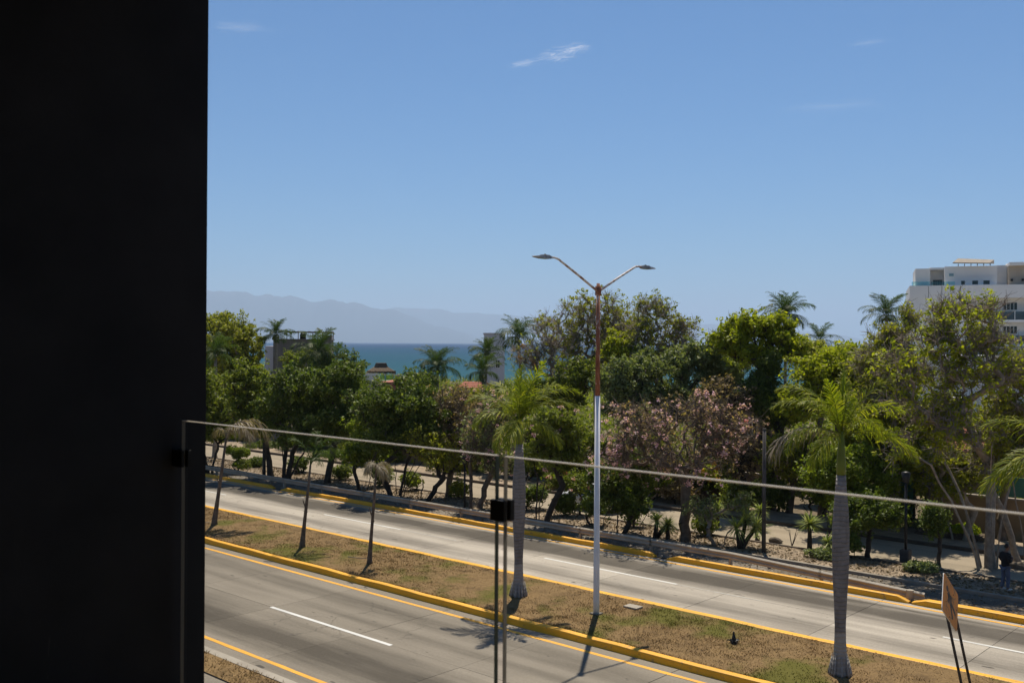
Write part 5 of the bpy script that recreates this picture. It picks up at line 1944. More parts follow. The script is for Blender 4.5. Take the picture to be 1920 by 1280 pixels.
def apartment():
    d = 121.0
    s = d / F             # metres per picture pixel there
    root = building('apartment_block', 1706, d, 'white apartment block with set-back penthouse, balconies and dark windows', rz=R(-20))
    p0 = np.array(root.location[:2])
    fd = np.array([math.cos(RA + R(-20)), math.sin(RA + R(-20))])

    def X(px):
        r_ = ray(px, 642)[:2]      # where the sight line through column px meets the facade
        return float(np.linalg.solve(np.array([fd, -r_]).T, CAM[:2] - p0)[0])

    def Z(py):
        return CAM[2] + (640 + 2 - py + 5.5) * s
    dep = 14.0
    # tower body: blank end at the left, stacked balconies at the right
    local(root, MB().box(X(1706), X(1815), 0, dep, 0, Z(560)), 'wall', 'white_wall')
    local(root, MB().box(X(1815), X(2080), 1.6, dep, 0, Z(560)), 'wall', 'white_wall')
    local(root, MB().box(X(1705), X(2082), -0.06, dep + 0.1, Z(560), Z(536)), 'parapet_band', 'white_wall')
    for py in (1740, 1765, 1800):
        local(root, MB().box(X(py), X(py) + 0.05, -0.075, -0.055, Z(559), Z(537)), 'joint', 'grey_wall')
    # penthouse
    local(root, MB().box(X(1716), X(1744), 0.7, 9, Z(536), Z(503.5)), 'stair_head', 'white_wall')
    local(root, MB().box(X(1745), X(1772), 4.0, 9.2, Z(536), Z(504)), 'wall', 'white_wall')
    local(root, MB().box(X(1772), X(1871), 1.2, 9.4, Z(536), Z(500)), 'wall', 'white_wall')
    local(root, MB().box(X(1871), X(1892), 2.4, 9.4, Z(536), Z(498)), 'wall', 'white_wall')
    local(root, MB().box(X(1892), X(2080), 1.0, 9.6, Z(536), Z(501)), 'wall', 'cream_wall')
    local(root, MB().box(X(1893), X(2082), 0.4, 10, Z(500.8), Z(495)), 'roof_slab', 'white_wall')
    local(root, MB().box(X(1744), X(1773), 2.6, 9.3, Z(504), Z(500)), 'roof_slab', 'white_wall')
    # terrace glass
    m = MB().box(X(1709), X(1743), 0.05, 0.08, Z(536), Z(528.5))
    local(root, m, 'glass_rail', 'balcony_glass')
    local(root, MB().box(X(1745), X(1790), 0.05, 0.08, Z(536), Z(529)), 'glass_rail', 'balcony_glass')
    # pitched panel roof on top
    m = MB()
    a, b = X(1786), X(1874)
    m.add([(a, 0.6, Z(495)), (b - 1.0, 0.6, Z(497)), (b, 6.0, Z(497) + 0.4), (a + 1.0, 6.0, Z(493) + 0.6), (a, 0.6, Z(495) + 0.12), (b - 1.0, 0.6, Z(497) + 0.12), (b, 6, Z(497) + 0.9), (a + 1.0, 6, Z(493) + 0.9)],
          [(3, 2, 1, 0), (4, 5, 6, 7), (0, 1, 5, 4), (1, 2, 6, 5), (2, 3, 7, 6), (3, 0, 4, 7)])
    local(root, m, 'canopy_roof', 'kerb_stone')
    for k in range(6):
        x = a + 0.6 + k * (b - a - 1.6) / 5
        local(root, MB().box(x, x + 0.08, 0.7, 0.9, Z(500), Z(496)), 'canopy_post', 'grey_wall')
    # openings of the penthouse
    opening(root, X(1752), X(1770), Z(535), Z(522), 3.98, 'grey_wall', 'dark_glass', 3)
    for (x0, x1) in ((1802, 1811), (1823, 1836), (1844, 1858)):
        opening(root, X(x0), X(x1), Z(535), Z(526), 1.18, 'white_wall', 'dark_glass', 0)
    opening(root, X(1779), X(1790), Z(519), Z(512), 1.18, 'white_wall', 'pale_glass', 0)
    for px in (1896, 1917):
        local(root, MB().box(X(px), X(px) + 0.25, 0.8, 1.0, Z(529), Z(525)), 'wall_lamp', 'dark_post')
    # balconies: slab, glass front, window behind
    for k, py in enumerate((600, 643.5, 687, 730)):
        local(root, MB().box(X(1815), X(2081), -0.05, 1.6, Z(py + 4), Z(py)), 'balcony_slab', 'white_wall')
        local(root, MB().box(X(1830), X(2080), 0.02, 0.05, Z(py), Z(py - 15)), 'glass_rail', 'grey_glass')
        for px in (1830, 1866, 1902, 1938):
            local(root, MB().box(X(px), X(px) + 0.07, -0.01, 0.02, Z(py), Z(py - 16)), 'rail_post', 'white_wall')
        opening(root, X(1883), X(1911), Z(py - 18), Z(py - 33), 1.58, 'white_wall', 'dark_glass', 3)
        opening(root, X(1838), X(1862), Z(py - 4), Z(py - 33), 1.58, 'white_wall', 'dark_glass', 1)
    for k in range(3):
        opening(root, X(1760), X(1790), Z(600 + 44 * k), Z(585 + 44 * k), -0.02, 'white_wall', 'dark_glass', 1)
    # low white annexe in front
    local(root, MB().box(X(1700), X(2080), -9, -2.0, 0, Z(667)), 'annexe', 'white_wall')
    local(root, MB().box(X(1699), X(2081), -9.2, -1.9, Z(667), Z(664)), 'annexe_coping', 'white_wall')
    return root


M['grey_glass'] = _glass('grey_glass', (0.45, 0.48, 0.5))
apartment()


def grey_house():
    d = 128.0
    s = d / F
    root = building('concrete_house', 500, d, 'unfinished grey concrete house with a roof frame and black water tank platform', rz=R(7))

    def X(px):
        return (px - 500) * s

    def Z(py):
        return CAM[2] + (643 - py) * s
    local(root, MB().box(X(512), X(618), 0, 7, -0.1, Z(640)), 'wall', 'grey_wall')
    local(root, MB().box(X(495), X(512), 1.2, 7, -0.1, Z(652)), 'wall', 'lilac_wall')
    local(root, MB().box(X(510), X(620), -0.15, 7.2, Z(640), Z(638)), 'roof_slab', 'grey_wall')
    local(root, MB().box(X(605), X(618), 0.2, 5, Z(638), Z(631)), 'stair_head', 'grey_wall')
    m = MB()
    for px in (536, 557, 584, 602, 618):
        for y in (0.2, 5.5):
            m = MB().box(X(px), X(px) + 0.1, y, y + 0.1, Z(638), Z(626))
            local(root, m, 'frame_post', 'thatch')
    for y in (0.15, 2.8, 5.5):
        local(root, MB().box(X(534), X(620), y, y + 0.14, Z(626), Z(624)), 'frame_beam', 'thatch')
    for k in range(9):
        x = X(536) + k * (X(618) - X(536)) / 8
        local(root, MB().box(x, x + 0.08, 0, 5.8, Z(624), Z(623.2)), 'rafter', 'thatch')
    t = Wd(564, 633, d - 0.0)
    tr = empty('water_tank', (0, 0, 0), label='black round water tank on the roof of the grey house', cat='water tank')
    M4 = Matrix.Translation(root.location) @ Matrix.Rotation(RA + R(7), 4, 'Z')
    p = M4 @ Vector((X(564), 2.2, Z(638)))
    tr.location = p
    m = MB()
    m.tube([(0, 0, 0), (0, 0, 0.5), (0, 0, 0.55), (0, 0, 0.62), (0, 0, 0.9)], [0.4, 0.4, 0.42, 0.38, 0.2], 16)
    m.build('body', M['black_tank'], tr, True)
    m = MB()
    m.tube([(0, 0, 0.9), (0, 0, 0.98)], 0.16, 12)
    m.build('lid', M['black_tank'], tr)
    return root


grey_house()


def lilac_building():
    d = 125.0
    s = d / F
    root = building('lilac_building', 908, d, 'pale lilac-white flat-roofed building behind the coconut palms', rz=R(2))

    def X(px):
        return (px - 908) * s / 0.94

    def Z(py):
        return CAM[2] + (642.5 - py) * s
    local(root, MB().box(0, X(944), 0, 8, -0.1, Z(626)), 'wall', 'lilac_wall')
    local(root, MB().box(-0.1, X(945), -0.1, 8.1, Z(626), Z(624)), 'parapet', 'lilac_wall')
    opening(root, X(928), X(936), Z(690), Z(674), -0.02, 'white_wall', 'dark_glass', 1)


lilac_building()


def palapa():
    d = 118.0
    s = d / F
    root = building('thatched_hut', 715, d, 'open thatched rooftop hut on white posts by the sea', 'hut', rz=R(8))

    def Z(py):
        return CAM[2] + (642 - py) * s
    hw = 26 * s
    # stepped thatch: a steep cap over a flatter skirt
    m = MB()
    lv = [(1.0, Z(699)), (0.98, Z(697)), (0.5, Z(689)), (0.40, Z(683)), (0.38, Z(681.5))]
    V, Fc = [], []
    for (k, z) in lv:
        V += [(-hw * k, -hw * k * 0.8 + 1.8, z), (hw * k, -hw * k * 0.8 + 1.8, z), (hw * k, hw * k * 0.8 + 1.8, z), (-hw * k, hw * k * 0.8 + 1.8, z)]
    for i in range(len(lv) - 1):
        for q in range(4):
            Fc.append((i * 4 + q, i * 4 + (q + 1) % 4, (i + 1) * 4 + (q + 1) % 4, (i + 1) * 4 + q))
    Fc += [(3, 2, 1, 0), (16, 17, 18, 19)]
    V = [(x, y, z) for x, y, z in V]
    local(root, m.add(V, Fc), 'thatch_roof', 'thatch')
    # shaggy fringe
    r = np.random.default_rng(2)
    n = 900
    t = r.random(n)
    sd = r.integers(0, 4, n)
    X_ = np.where(sd == 0, -1 + 2 * t, np.where(sd == 1, 1.0, np.where(sd == 2, 1 - 2 * t, -1.0))) * hw
    Y_ = np.where(sd == 0, -1.0, np.where(sd == 1, -1 + 2 * t, np.where(sd == 2, 1.0, 1 - 2 * t))) * hw * 0.8 + 1.8
    p = np.stack([X_, Y_, np.full(n, Z(698))], 1)
    q = np.stack([p + [0, 0, 0.08], p + r.normal(0, 0.05, (n, 3)) + [0.03, 0.03, 0], p + r.normal(0, 0.08, (n, 3)) - [0, 0, 0.2]], 1)
    link('thatch_fringe', np_mesh('thatch_fringe', q.reshape(-1, 3), np.arange(3 * n).reshape(-1, 3)), M['thatch'], root)
    for x in (-0.92, -0.3, 0.3, 0.92):
        m = MB()
        m.tube([(hw * x, 1.8 - hw * 0.7, Z(716)), (hw * x, 1.8 - hw * 0.7, Z(697))], 0.09, 8)
        local(root, m, 'post', 'white_wall')
    local(root, MB().box(-hw * 1.2, hw * 1.6, -0.2, 5, -0.1, Z(716)), 'terrace_block', 'cream_wall')
    local(root, MB().box(-hw * 1.15, -hw * 0.2, -0.15, 0.0, Z(716), Z(701)), 'white_wall', 'white_wall')
    local(root, MB().box(-hw * 0.1, hw * 1.0, -0.1, -0.07, Z(716), Z(704)), 'glass_rail', 'balcony_glass')
    local(root, MB().box(hw * 1.05, hw * 1.5, -0.15, 0.2, Z(716), Z(703)), 'chimney_block', 'cream_wall')


palapa()


# tiled roofs: each course of tiles is a ribbed sheet with rows of half-round tiles
def tile_roof(root, x0, x1, y0, y1, z0, z1, n_rows=6):
    """sloping roof of barrel tiles rising from y0,z0 to y1,z1; every tile that can be told apart is a piece"""
    wd = 0.24
    nx = max(2, int((x1 - x0) / wd))
    slope = math.atan2(z1 - z0, y1 - y0)
    Ls = math.hypot(y1 - y0, z1 - z0)
    lt = Ls / n_rows
    m = MB()
    seg = 4
    V, Fc = [], []
    for i, yy in enumerate((0, lt * 1.12)):
        rr = wd / 2 * (1.0 if i == 0 else 0.85)
        for k in range(seg + 1):
            a = math.pi * k / seg
            V.append((-rr * math.cos(a), yy, rr * 0.55 * math.sin(a) + (0.03 if i == 0 else 0)))
    for k in range(seg):
        Fc.append((k, k + 1, seg + 2 + k, seg + 1 + k))
    me = None
    for row in range(n_rows):
        for c in range(nx):
            if me is None:
                o = m.add(V, Fc).build('tile', M['terracotta'], root, True)
                me = o.data
            else:
                o = bpy.data.objects.new('tile', me)
                COL.objects.link(o)
                o.parent = root
            t = row * lt
            o.location = (x0 + (c + 0.5) * (x1 - x0) / nx, y0 + t * math.cos(slope), z0 + t * math.sin(slope) + 0.03)
            o.rotation_euler = (slope, random.uniform(-0.03, 0.03), 0)
    MB().add([(x0, y0, z0 - 0.1), (x1, y0, z0 - 0.1), (x1, y1, z1 - 0.1), (x0, y1, z1 - 0.1), (x0, y0, z0), (x1, y0, z0), (x1, y1, z1), (x0, y1, z1)],
             [(3, 2, 1, 0), (4, 5, 6, 7), (0, 1, 5, 4), (1, 2, 6, 5), (2, 3, 7, 6), (3, 0, 4, 7)]).build('roof_deck', M['terracotta'], root)


def house(px, d, label, wall, w_px, top, eave, depth_m=6.0, rz=0.0, windows=(), roof=True, rows=5, name='house'):
    s = d / F
    root = building(name, px, d, label, rz=rz)
    wdt = w_px * s

    def Z(py):
        return CAM[2] + (643.5 - py) * s
    local(root, MB().box(0, wdt, 0, depth_m, -0.1, Z(eave)), 'wall', wall)
    if roof:
        tile_roof(root, -0.3, wdt + 0.3, -0.4, depth_m * 0.5, Z(eave) - 0.05, Z(top), rows)
        MB().add([(-0.3, depth_m * 0.5, Z(top)), (wdt + 0.3, depth_m * 0.5, Z(top)), (wdt + 0.3, depth_m + 0.4, Z(eave)), (-0.3, depth_m + 0.4, Z(eave)), (-0.3, depth_m * 0.5, Z(top) - 0.1), (wdt + 0.3, depth_m * 0.5, Z(top) - 0.1), (wdt + 0.3, depth_m + 0.4, Z(eave) - 0.1), (-0.3, depth_m + 0.4, Z(eave) - 0.1)],
                 [(0, 1, 2, 3), (7, 6, 5, 4), (0, 4, 5, 1), (1, 5, 6, 2), (2, 6, 7, 3), (3, 7, 4, 0)]).build('back_roof', M['terracotta'], root)
        for xx in (0.0, wdt):
            MB().add([(xx - 0.02, 0, Z(eave) - 0.02), (xx - 0.02, depth_m, Z(eave) - 0.02), (xx - 0.02, depth_m * 0.5, Z(top) - 0.12), (xx + 0.02, 0, Z(eave) - 0.02), (xx + 0.02, depth_m, Z(eave) - 0.02), (xx + 0.02, depth_m * 0.5, Z(top) - 0.12)],
                     [(0, 1, 2), (5, 4, 3), (0, 3, 4, 1), (1, 4, 5, 2), (2, 5, 3, 0)]).build('gable', M[wall], root)
    else:
        local(root, MB().box(-0.1, wdt + 0.1, -0.1, depth_m + 0.1, Z(eave), Z(eave) + 0.25), 'parapet', wall)
    for (a, b, z0, z1) in windows:
        opening(root, (a - px) * s, (b - px) * s, Z(z0), Z(z1), -0.02, 'white_wall', 'dark_glass', 1)
    return root


house(1330, 66, 'pinkish brown walled house behind the pink trumpet tree', 'pink_wall', 130, 742, 752, 7, R(-14), ((1352, 1366, 812, 790), (1400, 1418, 812, 786)), roof=False)
house(1695, 66, 'house with red tile roof seen through the limbs of the big tree', 'cream_wall', 90, 790, 806, 6, R(-18), ((1712, 1730, 850, 828), (1745, 1763, 850, 828)), rows=4)
house(1790, 60, 'house with the largest red tile roof, right of the red-roofed cottage', 'cream_wall', 76, 806, 838, 6, R(-18), ((1805, 1822, 880, 858), (1836, 1852, 880, 858)), rows=5)
house(1872, 62, 'tile-roofed house at the right edge of the photo', 'pink_wall', 100, 806, 832, 6, R(-18), ((1886, 1900, 870, 850),), rows=4)
house(862, 108, 'low house with an orange terracotta roof left of the yellowing palm', 'cream_wall', 36, 720, 728, 7, R(-10), (), rows=4)
house(714, 80, 'low brick-red house half hidden below the thatched hut', 'terracotta', 18, 716, 724, 6, R(-6), (), roof=False)

# white box tank on a stand between the roofs
b = building('water_tank', 1808, 64, 'square white water tank box above the tile roofs', 'water tank', R(-18))
s_ = 64 / F
zt_ = CAM[2] + (643 - 741) * s_
local(b, MB().box(-0.55, 0.55, 0, 1.0, zt_ - 0.95, zt_ - 0.15), 'tank', 'cream_wall')
local(b, MB().box(-0.62, 0.62, -0.07, 1.07, zt_ - 0.15, zt_), 'lid', 'white_wall')
for x in (-0.5, 0.4):
    local(b, MB().box(x, x + 0.1, 0.1, 0.2, -0.1, zt_ - 0.95), 'leg', 'grey_wall')
    local(b, MB().box(x, x + 0.1, 0.8, 0.9, -0.1, zt_ - 0.95), 'leg', 'grey_wall')


# garden walls and fences behind the service road
def garden_wall(px0, px1, Y, h, mat, label, cap=True):
    x0, x1 = onY(px0, Y)[0], onY(px1, Y)[0]
    root = empty('garden_wall', (x0, Y, 0), label=label, cat='wall')
    L = x1 - x0
    local(root, MB().box(0, L, 0, 0.2, -0.1, h), 'wall', mat)
    if cap:
        local(root, MB().box(-0.03, L + 0.03, -0.05, 0.25, h, h + 0.08), 'coping', 'kerb_stone')
    for k in range(int(L / 3.2) + 1):
        local(root, MB().box(k * 3.2, k * 3.2 + 0.3, -0.06, 0.0, -0.1, h - 0.02), 'pier', mat)
    return root


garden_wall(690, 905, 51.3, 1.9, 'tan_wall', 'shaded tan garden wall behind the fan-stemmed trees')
garden_wall(1752, 2010, 52.2, 1.9, 'tan_wall', 'tan garden wall behind the yellow green shrubs')
garden_wall(1130, 1440, 52.5, 1.8, 'pink_wall', 'brownish garden wall behind the pink trumpet tree')
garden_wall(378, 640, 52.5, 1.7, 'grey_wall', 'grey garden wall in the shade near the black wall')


def teal_fence(px0, px1, Y, z0, z1, label):
    x0, x1 = onY(px0, Y)[0], onY(px1, Y)[0]
    root = empty('fence', (x0, Y, 0), label=label, cat='fence', group='teal panel fences in the gardens')
    n = max(1, int((x1 - x0) / 1.4))
    stp = (x1 - x0) / n
    for k in range(n):
        local(root, MB().box(k * stp + 0.05, (k + 1) * stp - 0.05, 0, 0.03, z0, z1), 'panel', 'teal')
    for k in range(n + 1):
        local(root, MB().box(k * stp - 0.04, k * stp + 0.04, -0.03, 0.06, -0.1, z1 + 0.1), 'post', 'dark_post')


teal_fence(1686, 1716, 51.6, 0.7, 2.35, 'short teal panel fence behind the black lamp post')
teal_fence(1802, 1925, 53.0, 1.95, 2.9, 'long teal panel fence above the tan wall')

# brick planter bed
xa, xb = onY(1716, 49.6)[0], onY(1850, 49.6)[0]
root = empty('planter_bed', (xa, 49.6, 0), label='low dark brick planting bed along the plaza', cat='planter')
nb = int((xb - xa) / 0.42)
me = None
for row in range(2):
    for k in range(nb):
        if me is None:
            o = bevel(MB().box(0, 0.40, 0, 0.2, 0, 0.16).build('brick', M['brick_dark'] if 'brick_dark' in M else M['kerb_dark'], root), 0.01, 1)
            me = o.data
        else:
            o = bpy.data.objects.new('brick', me)
            COL.objects.link(o)
            o.parent = root
        o.location = (k * 0.42 + (0.21 if row else 0), random.uniform(-0.01, 0.01), 0.08 + row * 0.175)
local(root, MB().box(0, xb - xa, 0.2, 1.3, -0.05, 0.33), 'soil', 'earth')


# ------------------------------------------------------------------ parked car on the service road
def parked_car():
    p = G(1096, 956, 0.0)
    root = empty('parked_car', (p[0], p[1] + 0.6, 0.0), math.pi + R(0), 'white parked car in the shade under the trees', 'car')
    # nose points along local +X (world -X, to the left of the picture)
    st = [(-2.1, 0.45, 0.86, 0.70), (-2.0, 0.3, 0.95, 0.80), (-1.3, 0.25, 0.98, 0.86), (0.0, 0.24, 0.97, 0.87), (0.9, 0.25, 0.98, 0.86), (1.6, 0.28, 0.90, 0.82), (2.0, 0.32, 0.78, 0.74), (2.12, 0.42, 0.62, 0.62)]
    V, Fc = [], []
    for (x, z0, z1, hw) in st:
        V += [(x, -hw * 0.9, z0), (x, -hw, z0 + 0.2), (x, -hw, z1 - 0.18), (x, -hw * 0.86, z1), (x, hw * 0.86, z1), (x, hw, z1 - 0.18), (x, hw, z0 + 0.2), (x, hw * 0.9, z0)]
    for i in range(len(st) - 1):
        for q in range(8):
            Fc.append((i * 8 + q, i * 8 + (q + 1) % 8, (i + 1) * 8 + (q + 1) % 8, (i + 1) * 8 + q))
    Fc += [tuple(reversed(range(8))), tuple(56 + q for q in range(8))]
    o = MB().add(V, Fc).build('body', M['car_white'], root, True)
    s = o.modifiers.new('s', 'SUBSURF')
    s.levels = s.render_levels = 2
    cab = [(-1.9, 0.95, 0.70), (-1.35, 1.45, 0.60), (0.1, 1.50, 0.62), (0.98, 0.97, 0.72)]
    V = []
    for (x, z, hw) in cab:
        V += [(x, -hw, z), (x, hw, z)]
    V += [(-1.9, -0.78, 0.9), (-1.9, 0.78, 0.9), (1.05, -0.78, 0.9), (1.05, 0.78, 0.9)]
    Fc = [(0, 2, 3, 1), (2, 4, 5, 3), (4, 6, 7, 5), (8, 10, 6, 4, 2, 0), (9, 1, 3, 5, 7, 11)]
    bevel(MB().add(V, Fc).build('cabin_glass', M['dark_glass'], root), 0.05, 2)
    bevel(MB().box(-1.38, 0.12, -0.6, 0.6, 1.47, 1.53).build('roof', M['car_white'], root), 0.03, 2)
    for sd in (-1, 1):
        for (a, b2) in (((-1.88, 0.95), (-1.35, 1.47)), ((-0.55, 0.95), (-0.5, 1.48)), ((0.12, 1.5), (1.0, 0.97))):
            m = MB()
            m.tube([(a[0], sd * 0.735, a[1]), (b2[0], sd * 0.625, b2[1])], 0.035, 6)
            m.build('pillar', M['car_white'], root)
        m = MB().box(0.72, 0.86, min(sd * 0.84, sd * 1.0), max(sd * 0.84, sd * 1.0), 0.98, 1.1)
        bevel(m.build('mirror', M['car_white'], root), 0.03)
        bevel(MB().box(1.86, 2.06, min(sd * 0.42, sd * 0.72), max(sd * 0.42, sd * 0.72), 0.62, 0.74).build('headlight', M['pale_glass'], root), 0.03)
        for x in (-1.3, 1.3):
            m = MB()
            m.tube([(x, sd * 0.68, 0.32), (x, sd * 0.70, 0.32), (x, sd * 0.86, 0.32), (x, sd * 0.885, 0.32)], [0.27, 0.32, 0.32, 0.28], 24)
            t = m.build('wheel', M['tyre'], root)
            m = MB()
            m.tube([(x, sd * 0.87, 0.32), (x, sd * 0.892, 0.32)], [0.20, 0.18], 16)
            m.build('rim', M['steel'], t)
        MB().box(-0.5, -0.3, min(sd * 0.86, sd * 0.885), max(sd * 0.86, sd * 0.885), 0.8, 0.83).build('door_handle', M['dark_post'], root)
    bevel(MB().box(2.02, 2.16, -0.6, 0.6, 0.36, 0.5).build('bumper', M['dark_post'], root), 0.03)
    return root


parked_car()


# ------------------------------------------------------------------ the person by the big tree
def skin_obj(name, verts, edges, radii, mat, parent, root_i=0, sub=2):
    me = bpy.data.meshes.new(name)
    me.from_pydata(verts, edges, [])
    o = bpy.data.objects.new(name, me)
    COL.objects.link(o)
    o.modifiers.new('skin', 'SKIN').use_smooth_shade = True
    sk = me.skin_vertices[0].data
    for i, r_ in enumerate(radii):
        sk[i].radius = r_ if isinstance(r_, tuple) else (r_, r_)
        sk[i].use_root = (i == root_i)
    s = o.modifiers.new('sub', 'SUBSURF')
    s.levels = s.render_levels = sub
    dg = bpy.context.evaluated_depsgraph_get()
    me2 = bpy.data.meshes.new_from_object(o.evaluated_get(dg))
    me2.name = name
    bpy.data.objects.remove(o)
    return link(name, me2, mat, parent, True)


def person():
    b = G(1885, 1111, 0.0)
    b[2] = 0.1
    root = empty('person', b, RA + R(14), 'person in dark jacket and blue jeans looking down at a phone', 'person')
    # local frame: faces +X, left side +Y
    V, E, Rr = [], [], []

    def n(p, r_, par=None):
        V.append(p)
        Rr.append(r_)
        if par is not None:
            E.append((par, len(V) - 1))
        return len(V) - 1
    pel = n((0, 0, 0.93), (0.125, 0.16))
    wst = n((0.0, 0, 1.08), (0.11, 0.145), pel)
    che = n((-0.01, 0, 1.28), (0.125, 0.17), wst)
    nck0 = n((-0.005, 0, 1.42), (0.085, 0.11), che)
    nck = n((0.035, 0, 1.49), 0.055, nck0)
    hd0 = n((0.07, 0, 1.555), (0.075, 0.065), nck)
    hd1 = n((0.085, 0, 1.625), (0.098, 0.076), hd0)
    hd2 = n((0.07, 0, 1.69), (0.088, 0.072), hd1)
    n((0.06, 0, 1.725), 0.045, hd2)
    for sd in (-1, 1):
        hip = n((0.0, sd * 0.09, 0.86), 0.095, pel)
        th = n((0.015, sd * 0.10, 0.68), 0.083, hip)
        kn = n((0.02 - 0.02 * sd, sd * 0.105, 0.49), 0.058, th)
        cf = n((-0.01 - 0.03 * sd, sd * 0.11, 0.34), 0.058, kn)
        an = n((-0.02 - 0.04 * sd, sd * 0.115, 0.09), 0.038, cf)
        hl = n((-0.04 - 0.04 * sd, sd * 0.115, 0.045), 0.04, an)
        n((0.13 - 0.04 * sd, sd * 0.125, 0.035), 0.035, hl)
        sh = n((-0.01, sd * 0.185, 1.38), 0.068, nck0)
        el = n((-0.02, sd * 0.235, 1.12), 0.046, sh)
        wr = n((0.21, sd * 0.10, 1.16), 0.030, el)
        pm = n((0.275, sd * 0.06, 1.19), (0.034, 0.02), wr)
        # five fingers closing round the phone
        for k in range(4):
            f0 = n((0.305, sd * (0.045 - 0.004 * k), 1.215 - 0.019 * k), 0.0095, pm)
            f1 = n((0.325, sd * (0.02), 1.222 - 0.02 * k), 0.0088, f0)
            n((0.318, sd * (0.002 + 0.002 * k), 1.225 - 0.02 * k), 0.008, f1)
        t0 = n((0.275, sd * 0.03, 1.225), 0.0105, pm)
        n((0.292, sd * 0.012, 1.25), 0.009, t0)
    skin_obj('body', V, E, Rr, M['skin'], root)
    # face
    hd = Vector((0.085, 0, 1.62))
    m = MB()
    m.tube([hd + Vector((0.085, 0, 0.025)), hd + Vector((0.105, 0, -0.01)), hd + Vector((0.092, 0, -0.02))], [0.008, 0.015, 0.008], 8)
    m.build('nose', M['skin'], root, True)
    for sd in (-1, 1):
        m = MB()
        e = hd + Vector((0.082, sd * 0.03, 0.022))
        m.tube([e - Vector((0.01, 0, 0)), e + Vector((0.006, 0, 0))], [0.011, 0.006], 8)
        m.build('eye', M['hair'], root, True)
        m = MB()
        e = hd + Vector((-0.005, sd * 0.076, 0.0))
        m.tube([e + Vector((0, 0, 0.03)), e + Vector((-0.005, sd * 0.012, 0.015)), e + Vector((0, 0, -0.03))], [0.006, 0.017, 0.007], 8)
        m.build('ear', M['skin'], root, True)
    MB().box(hd.x + 0.076, hd.x + 0.088, -0.022, 0.022, hd.z - 0.053, hd.z - 0.045).build('mouth', M['pink_wall'], root)
    skin_obj('hair', [(0.02, 0, 1.60), (0.03, 0, 1.68), (0.065, 0, 1.725), (0.12, 0, 1.705)], [(0, 1), (1, 2), (2, 3)], [(0.07, 0.075), (0.098, 0.084), (0.085, 0.082), (0.045, 0.06)], M['hair'], root)
    # jacket: one skin with sleeves
    V, E, Rr = [], [], []
    a = n((0, 0, 0.86), (0.155, 0.19))
    a2 = n((0, 0, 1.05), (0.145, 0.18), a)
    c = n((-0.012, 0, 1.26), (0.148, 0.195), a2)
    k = n((-0.008, 0, 1.40), (0.105, 0.13), c)
    n((0.015, 0, 1.475), (0.07, 0.075), k)
    for sd in (-1, 1):
        sh = n((-0.012, sd * 0.19, 1.375), 0.09, k)
        el = n((-0.022, sd * 0.24, 1.12), 0.068, sh)
        n((0.19, sd * 0.112, 1.155), 0.05, el)
    skin_obj('jacket', V, E, Rr, M['jacket'], root)
    V, E, Rr = [], [], []
    a = n((0, 0, 0.93), (0.135, 0.168))
    for sd in (-1, 1):
        hip = n((0.0, sd * 0.095, 0.84), 0.108, a)
        th = n((0.015, sd * 0.102, 0.66), 0.096, hip)
        kn = n((0.02 - 0.02 * sd, sd * 0.106, 0.48), 0.076, th)
        cf = n((-0.01 - 0.03 * sd, sd * 0.11, 0.32), 0.074, kn)
        n((-0.02 - 0.04 * sd, sd * 0.115, 0.10), 0.066, cf)
    skin_obj('jeans', V, E, Rr, M['jeans'], root)
    for sd in (-1, 1):
        x = -0.04 * sd
        V = [(-0.07 + x, sd * 0.115, 0.045), (0.02 + x, sd * 0.118, 0.055), (0.13 + x, sd * 0.125, 0.04), (0.17 + x, sd * 0.127, 0.036)]
        skin_obj('shoe', V, [(0, 1), (1, 2), (2, 3)], [(0.045, 0.044), (0.055, 0.046), (0.045, 0.048), (0.03, 0.036)], M['shoe'], root)
    ph = MB().box(-0.006, 0.006, -0.038, 0.038, -0.075, 0.075).build('phone', M['phone'])
    M4 = Matrix.Translation(Vector(b)) @ Matrix.Rotation(RA + R(14), 4, 'Z')
    ph.matrix_world = M4 @ Matrix.Translation((0.302, 0, 1.245)) @ Matrix.Rotation(R(-28), 4, 'Y')
    tag(ph, "pale phone held up in the standing person's hands", 'phone')


person()


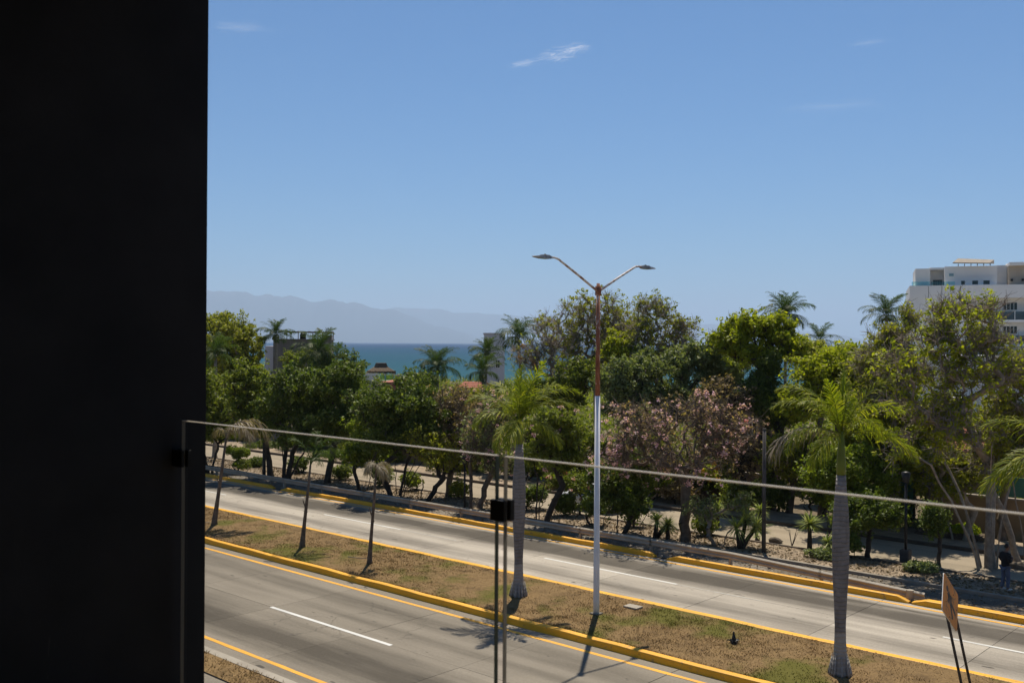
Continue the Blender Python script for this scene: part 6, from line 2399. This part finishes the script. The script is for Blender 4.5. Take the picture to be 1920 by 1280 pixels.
# ------------------------------------------------------------------ high thin clouds
def cloud_mat(name, seed, alpha, ang=0.0, thin=0.5, sc_=1.0):
    m, nt, bs, out = newmat(name)
    nt.nodes.remove(bs)
    tc = nt.nodes.new('ShaderNodeTexCoord')
    mp = nt.nodes.new('ShaderNodeMapping')
    mp.vector_type = 'TEXTURE'
    mp.inputs['Rotation'].default_value = (0, 0, ang)
    mp.inputs['Scale'].default_value = (1.0, thin, 1.0)
    nt.links.new(tc.outputs['Object'], mp.inputs['Vector'])
    ob = mp.outputs['Vector']
    off = nt.nodes.new('ShaderNodeVectorMath')
    off.operation = 'ADD'
    nt.links.new(ob, off.inputs[0])
    off.inputs[1].default_value = (seed * 3.1, seed * 1.7, 0)
    st = stretch(nt, off.outputs[0], 1.5 * sc_, 2.2 * sc_, 1)
    n1 = noise(nt, 1.0, 8, 0.68, vec=st, dist=2.2)
    ln = nt.nodes.new('ShaderNodeVectorMath')
    ln.operation = 'LENGTH'
    nt.links.new(ob, ln.inputs[0])
    fall = math_n(nt, 'SUBTRACT', 1.0, ln.outputs['Value'], True)
    a = math_n(nt, 'SUBTRACT', math_n(nt, 'ADD', math_n(nt, 'MULTIPLY', n1, 1.7), math_n(nt, 'MULTIPLY', fall, 0.6)), 1.12, True)
    a = math_n(nt, 'MULTIPLY', math_n(nt, 'MULTIPLY', a, alpha * 2.6), math_n(nt, 'MULTIPLY', fall, 2.0, True), True)
    df = nt.nodes.new('ShaderNodeBsdfDiffuse')
    df.inputs[0].default_value = (0.95, 0.95, 0.95, 1)
    tl = nt.nodes.new('ShaderNodeBsdfTranslucent')
    tl.inputs[0].default_value = (0.95, 0.95, 0.95, 1)
    mx = nt.nodes.new('ShaderNodeMixShader')
    mx.inputs[0].default_value = 0.6
    nt.links.new(df.outputs[0], mx.inputs[1])
    nt.links.new(tl.outputs[0], mx.inputs[2])
    tp = nt.nodes.new('ShaderNodeBsdfTransparent')
    m2 = nt.nodes.new('ShaderNodeMixShader')
    nt.links.new(a, m2.inputs[0])
    nt.links.new(tp.outputs[0], m2.inputs[1])
    nt.links.new(mx.outputs[0], m2.inputs[2])
    nt.links.new(m2.outputs[0], out.inputs[0])
    return m


def cloud(px, py, wpx, hpx, label, seed, alpha, ang=0.0, thin=0.5, alt=5200.0):
    r = ray(px, py)
    t = (alt - CAM[2]) / r[2]
    p = CAM + r * t
    el = math.atan2(r[2], math.hypot(r[0], r[1]))
    hx = wpx / F * t * 0.5
    hy = hpx / F * t * 0.5 / math.sin(el)
    o = sheet('cloud', -1, 1, -1, 1, 0, cloud_mat('cloud_%d' % seed, seed, alpha, -ang, thin), None, 12, 12, 0.01, seed)
    o.location = tuple(p)
    o.rotation_euler = (0, 0, math.atan2(r[1], r[0]) - math.pi / 2)
    o.scale = (hx, hy, 300.0)
    return tag(o, label, 'cloud', kind='stuff')


cloud(1058, 97, 170, 90, 'small bright wisp of cloud high above the street lamp', 3, 0.34, 0.45, 0.5)
cloud(985, 118, 150, 60, 'thin tail of cloud beside the brightest wisp', 5, 0.3, 0.5, 0.3)
cloud(450, 52, 210, 70, 'faint cloud wisp beside the top of the black wall', 7, 0.1, 0.2, 0.6)
cloud(1628, 80, 120, 34, 'tiny faint cloud streak high above the apartment block', 9, 0.11, 0.15, 0.6)
cloud(1560, 200, 300, 60, 'broad very faint cloud veil between the lamp and the apartment block', 11, 0.07, 0.1, 0.6)

print('tree triangles', TREE_TRIS)
